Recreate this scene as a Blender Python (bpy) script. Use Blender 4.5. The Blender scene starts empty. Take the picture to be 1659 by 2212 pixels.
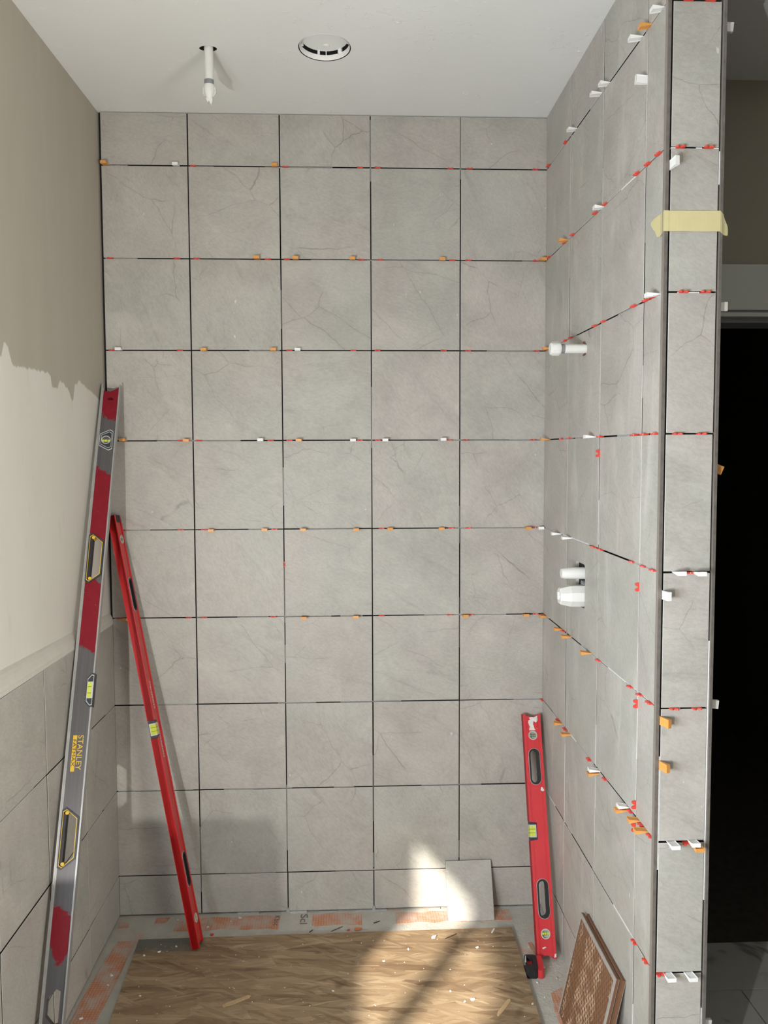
import bpy, bmesh, math, random
from mathutils import Vector, Matrix

# ---------------------------------------------------------------- camera, world, lights, exposure
sc = bpy.context.scene
COL = sc.collection
R = random.Random(7)

CAM_POS = Vector((0.8431, -2.7448, 1.6044))
PITCH, YAW, ROLL, FPX = -0.0605, 0.0394, -0.0038, 1699.6
cam_d = bpy.data.cameras.new('camera')
cam_d.sensor_fit = 'VERTICAL'
cam_d.sensor_height = 36.0
cam_d.lens = FPX * 36.0 / 2212.0
cam_d.clip_start = 0.02
cam = bpy.data.objects.new('camera', cam_d)
COL.objects.link(cam)
fw = Vector((math.sin(YAW) * math.cos(PITCH), math.cos(YAW) * math.cos(PITCH), math.sin(PITCH)))
rt0 = Vector((math.cos(YAW), -math.sin(YAW), 0))
up0 = rt0.cross(fw)
rt = rt0 * math.cos(ROLL) + up0 * math.sin(ROLL)
up = -rt0 * math.sin(ROLL) + up0 * math.cos(ROLL)
M = Matrix((rt, up, -fw)).transposed().to_4x4()
M.translation = CAM_POS
cam.matrix_world = M
sc.camera = cam

sc.view_settings.view_transform = 'Standard'
sc.view_settings.look = 'None'
sc.view_settings.gamma = 1.0
sc.view_settings.use_curve_mapping = False
sc.view_settings.exposure = 0.06

world = bpy.data.worlds.new('world')
sc.world = world
world.use_nodes = True
bgn = world.node_tree.nodes['Background']
bgn.inputs[0].default_value = (0.95, 0.98, 1.0, 1)
bgn.inputs[1].default_value = 0.24


def light(name, kind, energy, color, loc, direction, **kw):
    d = bpy.data.lights.new(name, kind)
    d.energy = energy
    d.color = color
    for k, v in kw.items():
        setattr(d, k, v)
    o = bpy.data.objects.new(name, d)
    COL.objects.link(o)
    o.location = loc
    o.rotation_euler = Vector(direction).to_track_quat('-Z', 'Y').to_euler()
    return o


light('sun', 'SUN', 12.0, (1.0, 0.93, 0.82), (-3, -5, 4), (0.61, 1.0, -0.62), angle=math.radians(1.6))
light('window_daylight', 'AREA', 66.0, (0.80, 0.89, 1.0), (-0.16, -2.35, 1.17), (1.0, 0.35, -0.05),
      shape='RECTANGLE', size=0.95, size_y=0.44)
light('side_fill_light', 'AREA', 155.0, (1.0, 0.975, 0.925), (3.7, -3.5, 0.75), (-3.7, 2.9, 0.15),
      shape='RECTANGLE', size=2.6, size_y=1.0)  # added fill from the right rear for the left wall, no window there
light('work_light', 'AREA', 29.0, (1.0, 0.97, 0.92), (0.17, -3.05, 0.95), (0.18, 1.0, 0.10),
      shape='DISK', size=0.035)

# ---------------------------------------------------------------- constants of the room
P = 0.308                      # tile pitch
G = 0.0040                     # joint width
W, H, BOT = 1.5149, 2.7870, 0.1485
COLX = [0.004, 0.2936, 0.6016, 0.9096, 1.2176, W]
JZ = [BOT + (9 - j) * P for j in range(1, 10)]           # nine horizontal joints, top to bottom
ROWZ = [H] + JZ + [0.004]
COLY = [0.002, 0.2932, 0.6012, 0.9092, 1.0233]
TT = 0.009                     # tile thickness
END_Y = -1.035                 # face of the wall's tiled end
EX0, EX1 = 1.5315, 1.6360      # end tiles from .. to


def rwx(y):                    # right wall's face, slightly out of square
    return W - 0.0098 * y


# ---------------------------------------------------------------- node helpers
class NT:
    def __init__(self, name):
        self.m = bpy.data.materials.new(name)
        self.m.use_nodes = True
        self.t = self.m.node_tree
        self.b = self.t.nodes['Principled BSDF']

    def n(self, typ, **kw):
        o = self.t.nodes.new(typ)
        for k, v in kw.items():
            setattr(o, k, v)
        return o

    def put(self, sock, v):
        if isinstance(v, bpy.types.NodeSocket):
            self.t.links.new(v, sock)
        else:
            if hasattr(sock.default_value, '__len__') and not hasattr(v, '__len__'):
                v = [v] * len(sock.default_value)
            if hasattr(v, '__len__') and len(v) == 3 and len(sock.default_value) == 4:
                v = (*v, 1)
            sock.default_value = v

    def math(self, op, a, b=0.0, c=0.0, clamp=False):
        o = self.n('ShaderNodeMath', operation=op, use_clamp=clamp)
        self.put(o.inputs[0], a)
        self.put(o.inputs[1], b)
        if len(o.inputs) > 2:
            self.put(o.inputs[2], c)
        return o.outputs[0]

    def vmath(self, op, a, b):
        o = self.n('ShaderNodeVectorMath', operation=op)
        self.put(o.inputs[0], a)
        self.put(o.inputs[1], b)
        return o.outputs[0]

    def noise(self, v, scale, detail=4, rough=0.55, dist=0.0):
        o = self.n('ShaderNodeTexNoise')
        self.put(o.inputs['Vector'], v)
        self.put(o.inputs['Scale'], scale)
        self.put(o.inputs['Detail'], detail)
        self.put(o.inputs['Roughness'], rough)
        self.put(o.inputs['Distortion'], dist)
        return o.outputs['Fac']

    def voro(self, v, scale, feature='F1', out='Distance', rnd=1.0):
        o = self.n('ShaderNodeTexVoronoi', feature=feature)
        self.put(o.inputs['Vector'], v)
        self.put(o.inputs['Scale'], scale)
        self.put(o.inputs['Randomness'], rnd)
        return o.outputs[out]

    def rng(self, v, a, b, c=0.0, d=1.0, smooth=True):
        o = self.n('ShaderNodeMapRange', interpolation_type='SMOOTHSTEP' if smooth else 'LINEAR')
        self.put(o.inputs[0], v)
        for i, x in enumerate((a, b, c, d)):
            self.put(o.inputs[1 + i], x)
        return o.outputs[0]

    def mix(self, f, a, b, mode='MIX'):
        o = self.n('ShaderNodeMix', data_type='RGBA', blend_type=mode)
        self.put(o.inputs['Factor'], f)
        self.put(o.inputs['A'] if False else o.inputs[6], a)
        self.put(o.inputs[7], b)
        return o.outputs[2]

    def ramp(self, f, stops, interp='LINEAR'):
        o = self.n('ShaderNodeValToRGB')
        o.color_ramp.interpolation = interp
        e = o.color_ramp.elements
        while len(e) < len(stops):
            e.new(0.5)
        for i, (p, c) in enumerate(stops):
            e[i].position = p
            e[i].color = (c, c, c, 1) if not hasattr(c, '__len__') else (*c, 1)
        self.put(o.inputs[0], f)
        return o.outputs[0]

    def obj(self):
        return self.n('ShaderNodeTexCoord').outputs['Object']

    def rand(self):
        return self.n('ShaderNodeObjectInfo').outputs['Random']

    def sep(self, v):
        o = self.n('ShaderNodeSeparateXYZ')
        self.put(o.inputs[0], v)
        return o.outputs

    def comb(self, x, y, z):
        o = self.n('ShaderNodeCombineXYZ')
        for i, a in enumerate((x, y, z)):
            self.put(o.inputs[i], a)
        return o.outputs[0]

    def rotate(self, v, axis, ang):
        o = self.n('ShaderNodeVectorRotate', rotation_type=axis)
        self.put(o.inputs['Vector'], v)
        self.put(o.inputs['Angle'], ang)
        return o.outputs[0]

    def done(self, color, rough=0.5, metal=0.0, bump=None, dist=0.001, strength=0.5, spec=0.5):
        self.put(self.b.inputs['Base Color'], color)
        self.put(self.b.inputs['Roughness'], rough)
        self.put(self.b.inputs['Metallic'], metal)
        self.put(self.b.inputs['Specular IOR Level'], spec)
        if bump is not None:
            o = self.n('ShaderNodeBump')
            self.put(o.inputs['Height'], bump)
            o.inputs['Distance'].default_value = dist
            o.inputs['Strength'].default_value = strength
            self.t.links.new(o.outputs[0], self.b.inputs['Normal'])
        return self.m


def simple(name, col, rough=0.5, metal=0.0, spec=0.5, var=0.12, scale=60, bump=0.0):
    t = NT(name)
    n = t.noise(t.obj(), scale, 3)
    a = tuple(c * (1 - var) for c in col)
    b = tuple(min(1, c * (1 + var)) for c in col)
    return t.done(t.mix(n, a, b), rough, metal, bump=n if bump else None, dist=bump or 0.001, spec=spec)


def tile_mat(name, haze=0.0, light=0.95):
    t = NT(name)
    r = t.rand()
    o = t.obj()
    off = t.comb(t.math('MULTIPLY', r, 37.0), t.math('MULTIPLY', r, 11.0), t.math('MULTIPLY', r, 91.0))
    v = t.vmath('ADD', o, off)
    flip = t.math('MULTIPLY', t.math('GREATER_THAN', t.math('FRACT', t.math('MULTIPLY', r, 7.0)), 0.5), 3.14159)
    vr = t.rotate(v, 'Y_AXIS', t.math('ADD', flip, t.math('ADD', 0.45, t.math('MULTIPLY', t.math('FRACT', t.math('MULTIPLY', r, 13.0)), 1.0))))
    # broad clouds and pink / green-grey drift
    cloud = t.noise(v, 6.0, 5, 0.6, 0.4)
    drift = t.noise(v, 2.6, 2, 0.5)
    pink = tuple(c * light for c in (0.412, 0.385, 0.350))
    grey = tuple(c * light for c in (0.398, 0.388, 0.348))
    c = t.mix(t.rng(t.math('ADD', drift, t.math('MULTIPLY', t.math('SUBTRACT', r, 0.5), 0.22)), 0.40, 0.62), grey, pink)
    c = t.mix(t.rng(cloud, 0.25, 0.75, 0.0, 1.0), t.mix(1.0, c, (0.89, 0.89, 0.89), 'MULTIPLY'), t.mix(1.0, c, (1.09, 1.09, 1.09), 'MULTIPLY'))
    # diagonal streaks
    st = t.vmath('MULTIPLY', vr, (22.0, 1.0, 4.0))
    streak = t.noise(st, 1.0, 6, 0.68, 0.7)
    c = t.mix(t.rng(streak, 0.54, 0.76, 0.0, 0.75), c, t.mix(1.0, c, (0.80, 0.805, 0.80), 'MULTIPLY'))
    c = t.mix(t.rng(streak, 0.44, 0.24, 0.0, 0.45), c, t.mix(1.0, c, (1.12, 1.12, 1.12), 'MULTIPLY'))
    # thin broken veins
    wn = t.n('ShaderNodeTexNoise')
    t.put(wn.inputs['Vector'], v)
    wn.inputs['Scale'].default_value = 9.0
    wn.inputs['Detail'].default_value = 7.0
    wob = t.vmath('MULTIPLY', t.vmath('SUBTRACT', wn.outputs['Color'], (0.5, 0.5, 0.5)), (0.050, 0.0, 0.050))
    va = t.vmath('ADD', t.vmath('MULTIPLY', vr, (1.25, 1.0, 0.70)), wob)
    vb = t.vmath('ADD', t.vmath('MULTIPLY', t.rotate(v, 'Y_AXIS', t.math('ADD', 1.1, t.math('MULTIPLY', r, 1.3))), (1.3, 1.0, 0.55)), wob)
    def crack(vec, sc_, w, seed):
        d_ = t.voro(t.vmath('ADD', vec, (seed, seed * 1.7, seed * 0.6)), sc_, 'DISTANCE_TO_EDGE')
        return t.rng(d_, 0.0, w, 1.0, 0.0)
    m1 = t.rng(t.noise(v, 4.2, 3), 0.48, 0.60)
    v1 = t.math('MULTIPLY', crack(va, 4.2, 0.0052, 3.1), m1)
    m2 = t.rng(t.noise(t.vmath('ADD', v, (5, 5, 5)), 5.0, 3), 0.50, 0.64)
    v2 = t.math('MULTIPLY', crack(vb, 5.4, 0.0046, 9.7), m2)
    veins = t.math('MAXIMUM', v1, t.math('MULTIPLY', v2, 0.75))
    halo = t.math('MULTIPLY', crack(va, 4.2, 0.045, 3.1), m1)
    c = t.mix(t.math('MULTIPLY', halo, 0.13), c, t.mix(1.0, c, (0.80, 0.80, 0.79), 'MULTIPLY'))
    c = t.mix(t.math('MULTIPLY', veins, 0.66), c, t.mix(1.0, c, (0.52, 0.51, 0.48), 'MULTIPLY'))
    m3 = t.rng(t.noise(t.vmath('ADD', v, (2, 8, 1)), 6.0, 3), 0.50, 0.66)
    v3 = t.math('MULTIPLY', crack(va, 4.0, 0.060, 21.0), m3)
    c = t.mix(t.math('MULTIPLY', v3, 0.42), c, t.mix(1.0, c, (1.18, 1.18, 1.17), 'MULTIPLY'))
    # grain
    gr = t.noise(v, 420.0, 2, 0.6)
    c = t.mix(t.rng(gr, 0.2, 0.8, 0.0, 1.0, False), t.mix(1.0, c, (0.91, 0.91, 0.91), 'MULTIPLY'), t.mix(1.0, c, (1.09, 1.09, 1.09), 'MULTIPLY'))
    md = t.noise(t.vmath('MULTIPLY', vr, (150.0, 90.0, 70.0)), 1.0, 4, 0.65)
    c = t.mix(t.rng(md, 0.3, 0.7, 0.0, 1.0), t.mix(1.0, c, (0.93, 0.93, 0.93), 'MULTIPLY'), t.mix(1.0, c, (1.06, 1.06, 1.06), 'MULTIPLY'))
    # flecks and smears of dried thinset
    fl = t.rng(t.noise(t.vmath('MULTIPLY', v, (60, 60, 34)), 1.0, 1), 0.79, 0.82)
    c = t.mix(t.math('MULTIPLY', fl, 0.7), c, (0.62, 0.61, 0.57))
    if haze:
        sm = t.rng(t.noise(t.vmath('MULTIPLY', v, (14.0, 3.0, 3.0)), 1.0, 4, 0.6, 0.6), 0.50, 0.78)
        c = t.mix(t.math('MULTIPLY', sm, haze), c, (0.60, 0.58, 0.55))
    h = t.math('ADD', t.math('MULTIPLY', gr, 0.25), t.math('MULTIPLY', cloud, 1.0))
    return t.done(c, t.rng(cloud, 0.3, 0.7, 0.42, 0.55), 0.0, bump=h, dist=0.0006, strength=0.35, spec=0.4)


M_TILE = tile_mat('porcelain_tile')
M_TILE_R = tile_mat('porcelain_tile_hazed', haze=0.38)
M_TILE_L = tile_mat('porcelain_tile_left', haze=0.12)
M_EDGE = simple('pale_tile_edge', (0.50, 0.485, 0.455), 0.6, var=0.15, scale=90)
M_SIDE = simple('dark_tile_side', (0.022, 0.019, 0.017), 0.9)
M_SUB = simple('black_membrane', (0.012, 0.011, 0.011), 0.9)
M_JOINT = simple('joint_thinset', (0.30, 0.295, 0.28), 0.9, var=0.35, scale=140)
M_WHITE_JOINT = simple('white_thinset', (0.66, 0.66, 0.65), 0.85, var=0.15, scale=120)
M_RED = simple('red_shim_plastic', (0.62, 0.055, 0.035), 0.38, var=0.15, scale=200)
M_ORANGE = simple('orange_wedge_plastic', (0.66, 0.30, 0.075), 0.42, var=0.25, scale=160)
M_WHITE = simple('white_wedge_plastic', (0.78, 0.78, 0.76), 0.45, var=0.05)
M_PVC = simple('white_pvc', (0.66, 0.66, 0.63), 0.5, var=0.05)
M_PVC_CAP = simple('white_cap_plastic', (0.68, 0.68, 0.65), 0.4, var=0.05)
M_GREYRING = simple('grey_plastic', (0.20, 0.21, 0.21), 0.5)
M_COPPER = simple('copper_strap', (0.20, 0.07, 0.03), 0.5, 0.6)
M_BLACK = simple('black_rubber', (0.012, 0.012, 0.014), 0.55, var=0.4, scale=90)
M_NAVY = simple('dark_vial_frame', (0.02, 0.024, 0.035), 0.45, var=0.4, scale=90)
M_YELLOW = simple('yellow_plastic', (0.62, 0.40, 0.02), 0.45)
M_PALE = simple('pale_frame_line', (0.50, 0.50, 0.47), 0.45)
M_RAIL = simple('milled_aluminium', (0.33, 0.33, 0.32), 0.38, 0.35, var=0.18, scale=50)
M_TRIM = simple('dark_bronze_trim', (0.165, 0.148, 0.130), 0.42, 0.35, var=0.45, scale=55)
M_TRIM_EDGE = simple('bare_trim_edge', (0.30, 0.27, 0.24), 0.4, 0.4)
M_CRUMB = simple('dried_thinset', (0.62, 0.61, 0.57), 0.85, var=0.18, scale=80)
M_ORANGE_BIT = simple('orange_plastic_scrap', (0.60, 0.16, 0.04), 0.5)
M_WOOD_BIT = simple('pale_wood_strand', (0.46, 0.32, 0.17), 0.7, var=0.25, scale=40)
M_DARK_BIT = simple('dark_wood_splinter', (0.05, 0.03, 0.018), 0.8)
M_DARK = simple('dark_void', (0.006, 0.006, 0.006), 0.95)
M_CASING = simple('white_casing_paint', (0.66, 0.66, 0.61), 0.45, var=0.04)
M_STOP = simple('grey_door_stop', (0.26, 0.26, 0.27), 0.5, var=0.05)
M_TAUPE = simple('taupe_wall_paint', (0.37, 0.335, 0.265), 0.75, var=0.05, scale=12)
M_ROOM = simple('pale_room_paint', (0.50, 0.49, 0.46), 0.8, var=0.05, scale=12)
M_ROOMFLOOR = simple('dusty_subfloor', (0.30, 0.27, 0.23), 0.9, var=0.2, scale=8)
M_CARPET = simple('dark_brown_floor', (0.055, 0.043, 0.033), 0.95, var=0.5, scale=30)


def vial_mat():
    t = NT('green_vial_fluid')
    x = t.obj()
    return t.done(t.mix(t.noise(x, 120, 2), (0.42, 0.50, 0.03), (0.62, 0.68, 0.10)), 0.15, spec=0.6)


M_VIAL = vial_mat()


def glassy(name, col, rough):
    t = NT(name)
    t.b.inputs['Coat Weight'].default_value = 0.6
    return t.done(col, rough)


M_VIAL_DULL = glassy('dull_vial', (0.22, 0.25, 0.13), 0.25)
M_VIAL_BACK = glassy('vial_window', (0.36, 0.37, 0.33), 0.3)


def red_paint(name, col, scuff):
    t = NT(name)
    o = t.obj()
    n = t.noise(o, 26, 4, 0.6)
    c = t.mix(n, tuple(a * 0.85 for a in col), tuple(a * 1.15 for a in col))
    d = t.rng(t.noise(t.vmath('MULTIPLY', o, (1, 1, 0.45)), 150, 3, 0.65), 0.70, 0.76)
    c = t.mix(t.math('MULTIPLY', d, scuff), c, (0.62, 0.52, 0.48))
    sz = t.noise(t.vmath('MULTIPLY', o, (300, 300, 9)), 1.0, 2)
    c = t.mix(t.rng(sz, 0.72, 0.80, 0.0, 0.35 * scuff), c, (0.60, 0.30, 0.28))
    return t.done(c, 0.34, 0.0)


M_RED2 = red_paint('glossy_red_enamel', (0.50, 0.008, 0.010), 0.35)
M_RED3 = red_paint('scuffed_red_enamel', (0.55, 0.034, 0.042), 0.7)


def stanley_mat(L):
    t = NT('grey_face_with_red_paint')
    o = t.obj()
    x, y, z = t.sep(o)
    s = t.math('SUBTRACT', 1.0, t.math('DIVIDE', z, L))
    wob = t.math('MULTIPLY', t.math('SUBTRACT', t.noise(o, 45, 4, 0.65), 0.5), 0.030)
    s2 = t.math('ADD', s, wob)
    s2 = t.math('SUBTRACT', s2, t.math('MULTIPLY', x, 0.28))
    xx = t.math('MULTIPLY', x, x)

    def band(a, b, ca=0.0, cb=0.0, soft=0.003):
        lo = t.math('ADD', a, t.math('MULTIPLY', xx, ca))
        hi = t.math('SUBTRACT', b, t.math('MULTIPLY', xx, cb))
        up_ = t.math('DIVIDE', t.math('SUBTRACT', s2, lo), soft, clamp=True)
        dn = t.math('DIVIDE', t.math('SUBTRACT', hi, s2), soft, clamp=True)
        return t.math('MULTIPLY', up_, dn)
    m = band(-0.05, 0.062)
    m = t.math('MAXIMUM', m, band(0.153, 0.268))
    m = t.math('MAXIMUM', m, band(0.332, 0.441))
    m = t.math('MAXIMUM', m, band(0.783, 0.853, 14.0, 26.0, 0.005))
    chips = t.rng(t.noise(o, 90, 4, 0.7), 0.66, 0.72)
    m = t.math('MULTIPLY', m, t.math('SUBTRACT', 1.0, t.math('MULTIPLY', chips, 0.75)))
    alu = t.mix(t.noise(t.vmath('MULTIPLY', o, (260, 60, 3)), 1.0, 3), (0.080, 0.076, 0.078), (0.140, 0.134, 0.138))
    redc = t.mix(t.noise(o, 60, 3), (0.150, 0.006, 0.012), (0.225, 0.009, 0.019))
    c = t.mix(m, alu, redc)
    sp = t.rng(t.noise(o, 170, 3, 0.65), 0.715, 0.75)
    reg = t.rng(t.noise(o, 7, 2), 0.42, 0.60)
    c = t.mix(t.math('MULTIPLY', sp, t.math('MULTIPLY', reg, 0.8)), c, (0.50, 0.49, 0.47))
    return t.done(c, 0.40, t.math('MULTIPLY', t.math('SUBTRACT', 1.0, m), 0.45), spec=0.2)


def left_wall_mat():
    """taupe paint above, pale skim coat brushed over it below; the ragged meeting line is real paint"""
    t = NT('taupe_paint_over_skim_coat')
    o = t.obj()
    x, y, z = t.sep(o)
    pts = [(-0.90, 1.870), (-0.777, 1.880), (-0.757, 1.872), (-0.737, 1.910), (-0.719, 1.905), (-0.699, 1.866),
           (-0.686, 1.858), (-0.488, 1.866), (-0.455, 1.861), (-0.447, 1.830), (-0.405, 1.826), (-0.392, 1.848), (-0.367, 1.851),
           (-0.330, 1.836), (-0.296, 1.800), (-0.285, 1.806), (-0.270, 1.852), (-0.227, 1.868), (-0.164, 1.853),
           (-0.098, 1.836), (0.0, 1.810)]
    f = t.rng(y, -0.90, 0.0, 0.0, 1.0, False)
    lim = t.ramp(f, [((p + 0.90) / 0.90, (q - 1.70) / 0.30) for p, q in pts])
    lim = t.math('ADD', 1.70, t.math('MULTIPLY', lim, 0.30))
    jag = t.math('MULTIPLY', t.math('SUBTRACT', t.noise(t.vmath('MULTIPLY', o, (1, 1, 0.35)), 60, 3), 0.5), 0.022)
    up_ = t.rng(t.math('ADD', t.math('SUBTRACT', z, lim), jag), -0.003, 0.004)
    vst = t.noise(t.vmath('MULTIPLY', o, (1, 14, 1.6)), 1.0, 4, 0.6, 0.4)
    taupe = t.mix(vst, (0.365, 0.335, 0.275), (0.430, 0.398, 0.335))
    skim = t.mix(t.noise(t.vmath('MULTIPLY', o, (1, 5, 2)), 1.0, 4), (0.585, 0.565, 0.510), (0.685, 0.668, 0.610))
    blot = t.rng(t.noise(t.vmath('MULTIPLY', o, (1, 22, 6)), 1.0, 3, 0.6), 0.60, 0.74)
    skim = t.mix(t.math('MULTIPLY', blot, 0.30), skim, (0.50, 0.47, 0.41))
    c = t.mix(up_, skim, taupe)
    drip = t.rng(t.noise(t.vmath('MULTIPLY', o, (1, 26, 9)), 1.0, 2), 0.775, 0.80)
    c = t.mix(t.math('MULTIPLY', drip, 0.5), c, (0.52, 0.50, 0.44))
    weave = t.noise(o, 300, 2)
    h = t.math('ADD', t.math('MULTIPLY', weave, 0.3), t.math('MULTIPLY', vst, 1.2))
    return t.done(c, 0.62, bump=h, dist=0.0012, strength=0.35, spec=0.35)


def ceiling_mat():
    t = NT('white_knockdown_ceiling')
    o = t.obj()
    a = t.noise(t.vmath('MULTIPLY', o, (26, 40, 26)), 1.0, 3, 0.55, 0.6)
    reg = t.rng(t.noise(o, 3.2, 2), 0.44, 0.60)
    ridge = t.rng(t.math('ABSOLUTE', t.math('SUBTRACT', a, 0.5)), 0.0, 0.022, 1.0, 0.0)
    brk = t.rng(t.noise(t.vmath('MULTIPLY', o, (34, 34, 34)), 1.0, 2), 0.54, 0.64)
    fleck = t.math('MULTIPLY', t.math('MULTIPLY', ridge, reg), brk)
    c = t.mix(t.noise(o, 4, 3), (0.67, 0.68, 0.665), (0.72, 0.73, 0.715))
    c = t.mix(t.math('MULTIPLY', fleck, 0.9), c, (0.92, 0.92, 0.90))  # raised flecks coloured paler, with their small highlights painted in
    h = t.math('ADD', t.math('MULTIPLY', fleck, 1.6), t.math('MULTIPLY', t.noise(o, 60, 3), 0.18))
    return t.done(c, 0.75, bump=h, dist=0.0016, strength=0.6, spec=0.3)


def mortar_mat():
    t = NT('grey_thinset_bed')
    o = t.obj()
    n = t.noise(o, 22, 5, 0.65)
    c = t.mix(n, (0.36, 0.345, 0.305), (0.52, 0.505, 0.455))
    rust = t.rng(t.noise(t.vmath('ADD', o, (3.1, 0.4, 0)), 9, 4, 0.6), 0.56, 0.70)
    c = t.mix(t.math('MULTIPLY', rust, 0.45), c, (0.56, 0.30, 0.21))
    sp = t.rng(t.noise(o, 210, 2), 0.70, 0.76)
    c = t.mix(t.math('MULTIPLY', sp, 0.5), c, (0.66, 0.65, 0.61))
    h = t.math('ADD', n, t.math('MULTIPLY', t.noise(o, 120, 3), 0.5))
    return t.done(c, 0.9, bump=h, dist=0.005, strength=0.6, spec=0.2)


def membrane_mat():
    t = NT('orange_fleece_membrane')
    o = t.obj()
    x, y, z = t.sep(o)
    wob = t.math('MULTIPLY', t.math('SUBTRACT', t.noise(o, 14, 2), 0.5), 0.006)
    def lines(c, p):
        fr = t.math('FRACT', t.math('DIVIDE', t.math('ADD', c, wob), p))
        return t.rng(t.math('ABSOLUTE', t.math('SUBTRACT', fr, 0.5)), 0.36, 0.47)
    grid = t.math('MAXIMUM', lines(x, 0.0095), lines(y, 0.0095))
    sm = t.rng(t.noise(o, 13, 4, 0.65), 0.36, 0.66)
    org = t.mix(t.noise(o, 60, 3), (0.52, 0.205, 0.095), (0.60, 0.33, 0.23))
    c = t.mix(t.math('MULTIPLY', grid, 0.60), org, (0.30, 0.115, 0.055))
    c = t.mix(t.math('MULTIPLY', sm, 0.80), c, (0.46, 0.42, 0.375))
    h = t.math('ADD', t.math('MULTIPLY', grid, -0.6), t.noise(o, 40, 3))
    return t.done(c, 0.85, bump=h, dist=0.0018, strength=0.6, spec=0.25)


def osb_mat():
    t = NT('strand_board')
    o = t.obj()
    base = (0.275, 0.190, 0.112)
    cols = [(0.125, 0.076, 0.042), (0.235, 0.155, 0.088), (0.310, 0.218, 0.130), (0.46, 0.355, 0.225)]
    warp = t.n('ShaderNodeTexNoise')
    t.put(warp.inputs['Vector'], o)
    warp.inputs['Scale'].default_value = 7.0
    wv = t.vmath('MULTIPLY', t.vmath('SUBTRACT', warp.outputs['Color'], (0.5, 0.5, 0.5)), (0.018, 0.018, 0.0))
    def layer(ang, sx, sy, seed):
        v = t.rotate(t.vmath('ADD', o, wv), 'Z_AXIS', ang)
        v = t.vmath('ADD', t.vmath('MULTIPLY', v, (sx, sy, 0.0)), (seed, seed * 2.3, 0))
        vo = t.n('ShaderNodeTexVoronoi', voronoi_dimensions='2D')
        t.put(vo.inputs['Vector'], v)
        vo.inputs['Scale'].default_value = 0.8
        r_, g_, b_ = t.sep(vo.outputs['Color'])
        grain = t.noise(t.vmath('MULTIPLY', t.rotate(o, 'Z_AXIS', ang), (14.0, 260.0, 1.0)), 1.0, 3, 0.6)
        c = t.ramp(r_, [(0.0, cols[0]), (0.30, cols[1]), (0.62, cols[2]), (1.0, cols[3])])
        c = t.mix(t.rng(grain, 0.3, 0.7, 0.0, 0.45), c, t.mix(1.0, c, (0.62, 0.58, 0.54), 'MULTIPLY'))
        return c, g_, vo.outputs['Distance']
    c1, g1, d1 = layer(0.06, 10.0, 115.0, 1.3)
    c2, g2, d2 = layer(-0.24, 12.0, 130.0, 7.1)
    c3, g3, d3 = layer(0.50, 15.0, 120.0, 4.4)
    c4, g4, d4 = layer(0.12, 7.0, 38.0, 2.2)
    c = t.mix(t.math('GREATER_THAN', g4, 0.55), c1, c2)
    c = t.mix(t.math('GREATER_THAN', g3, 0.72), c, c3)
    c = t.mix(0.48, c, c4)
    c = t.mix(t.rng(t.noise(o, 5, 4), 0.35, 0.65, 0.05, 0.45), c, base)
    dash = t.rng(t.noise(t.vmath('ADD', t.vmath('MULTIPLY', t.rotate(t.vmath('ADD', o, wv), 'Z_AXIS', 0.2), (16.0, 210.0, 0.0)), (3, 1, 0)), 1.0, 2), 0.66, 0.72)
    c = t.mix(t.math('MULTIPLY', dash, 0.6), c, (0.075, 0.044, 0.024))
    x, y, z = t.sep(o)
    # damp grey-green corner at the back, dusty smears elsewhere
    dx = t.rng(t.math('ADD', x, t.math('MULTIPLY', t.noise(o, 40, 4), 0.06)), 0.28, 0.40, 1.0, 0.0)
    dy = t.rng(t.math('ADD', y, t.math('MULTIPLY', t.noise(o, 30, 4), 0.05)), -0.225, -0.180, 0.0, 1.0)
    c = t.mix(t.math('MULTIPLY', t.math('MULTIPLY', dx, dy), 0.86), c, (0.105, 0.112, 0.108))
    dust = t.rng(t.noise(t.vmath('ADD', o, (4, 2, 0)), 16, 5, 0.7), 0.60, 0.78)
    c = t.mix(t.math('MULTIPLY', dust, 0.40), c, (0.50, 0.47, 0.42))
    wet = t.rng(t.noise(t.vmath('ADD', o, (9.3, 1, 0)), 5.5, 3, 0.6), 0.66, 0.72)
    c = t.mix(t.math('MULTIPLY', wet, 0.55), c, (0.10, 0.05, 0.022))
    h = t.math('ADD', g1, t.math('ADD', t.math('MULTIPLY', g2, 0.7), t.math('MULTIPLY', t.noise(o, 200, 2), 0.3)))
    return t.done(c, 0.72, bump=h, dist=0.0012, strength=0.5, spec=0.3)


def tileback_mat():
    t = NT('brown_tile_back')
    o = t.obj()
    n = t.noise(o, 40, 4)
    sm = t.rng(t.noise(t.vmath('MULTIPLY', o, (9, 1, 2)), 1.0, 3), 0.42, 0.6)
    c = t.mix(n, (0.125, 0.060, 0.030), (0.180, 0.088, 0.043))
    c = t.mix(t.math('MULTIPLY', sm, 0.5), c, (0.165, 0.085, 0.055))
    return t.done(c, 0.55, bump=n, dist=0.0004, spec=0.35)


def hexrib_mat():
    t = NT('tan_hex_ribs')
    o = t.obj()
    n = t.noise(o, 22, 3)
    c = t.mix(t.rng(n, 0.40, 0.58), (0.26, 0.145, 0.080), (0.55, 0.40, 0.26))
    return t.done(c, 0.6)


def tape_mat():
    t = NT('masking_tape')
    o = t.obj()
    n = t.noise(o, 30, 3)
    c = t.mix(n, (0.52, 0.46, 0.235), (0.60, 0.54, 0.30))
    cr = t.noise(t.vmath('MULTIPLY', o, (160, 160, 6)), 1.0, 2)
    return t.done(c, 0.55, bump=cr, dist=0.0006, strength=0.4, spec=0.3)


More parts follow.
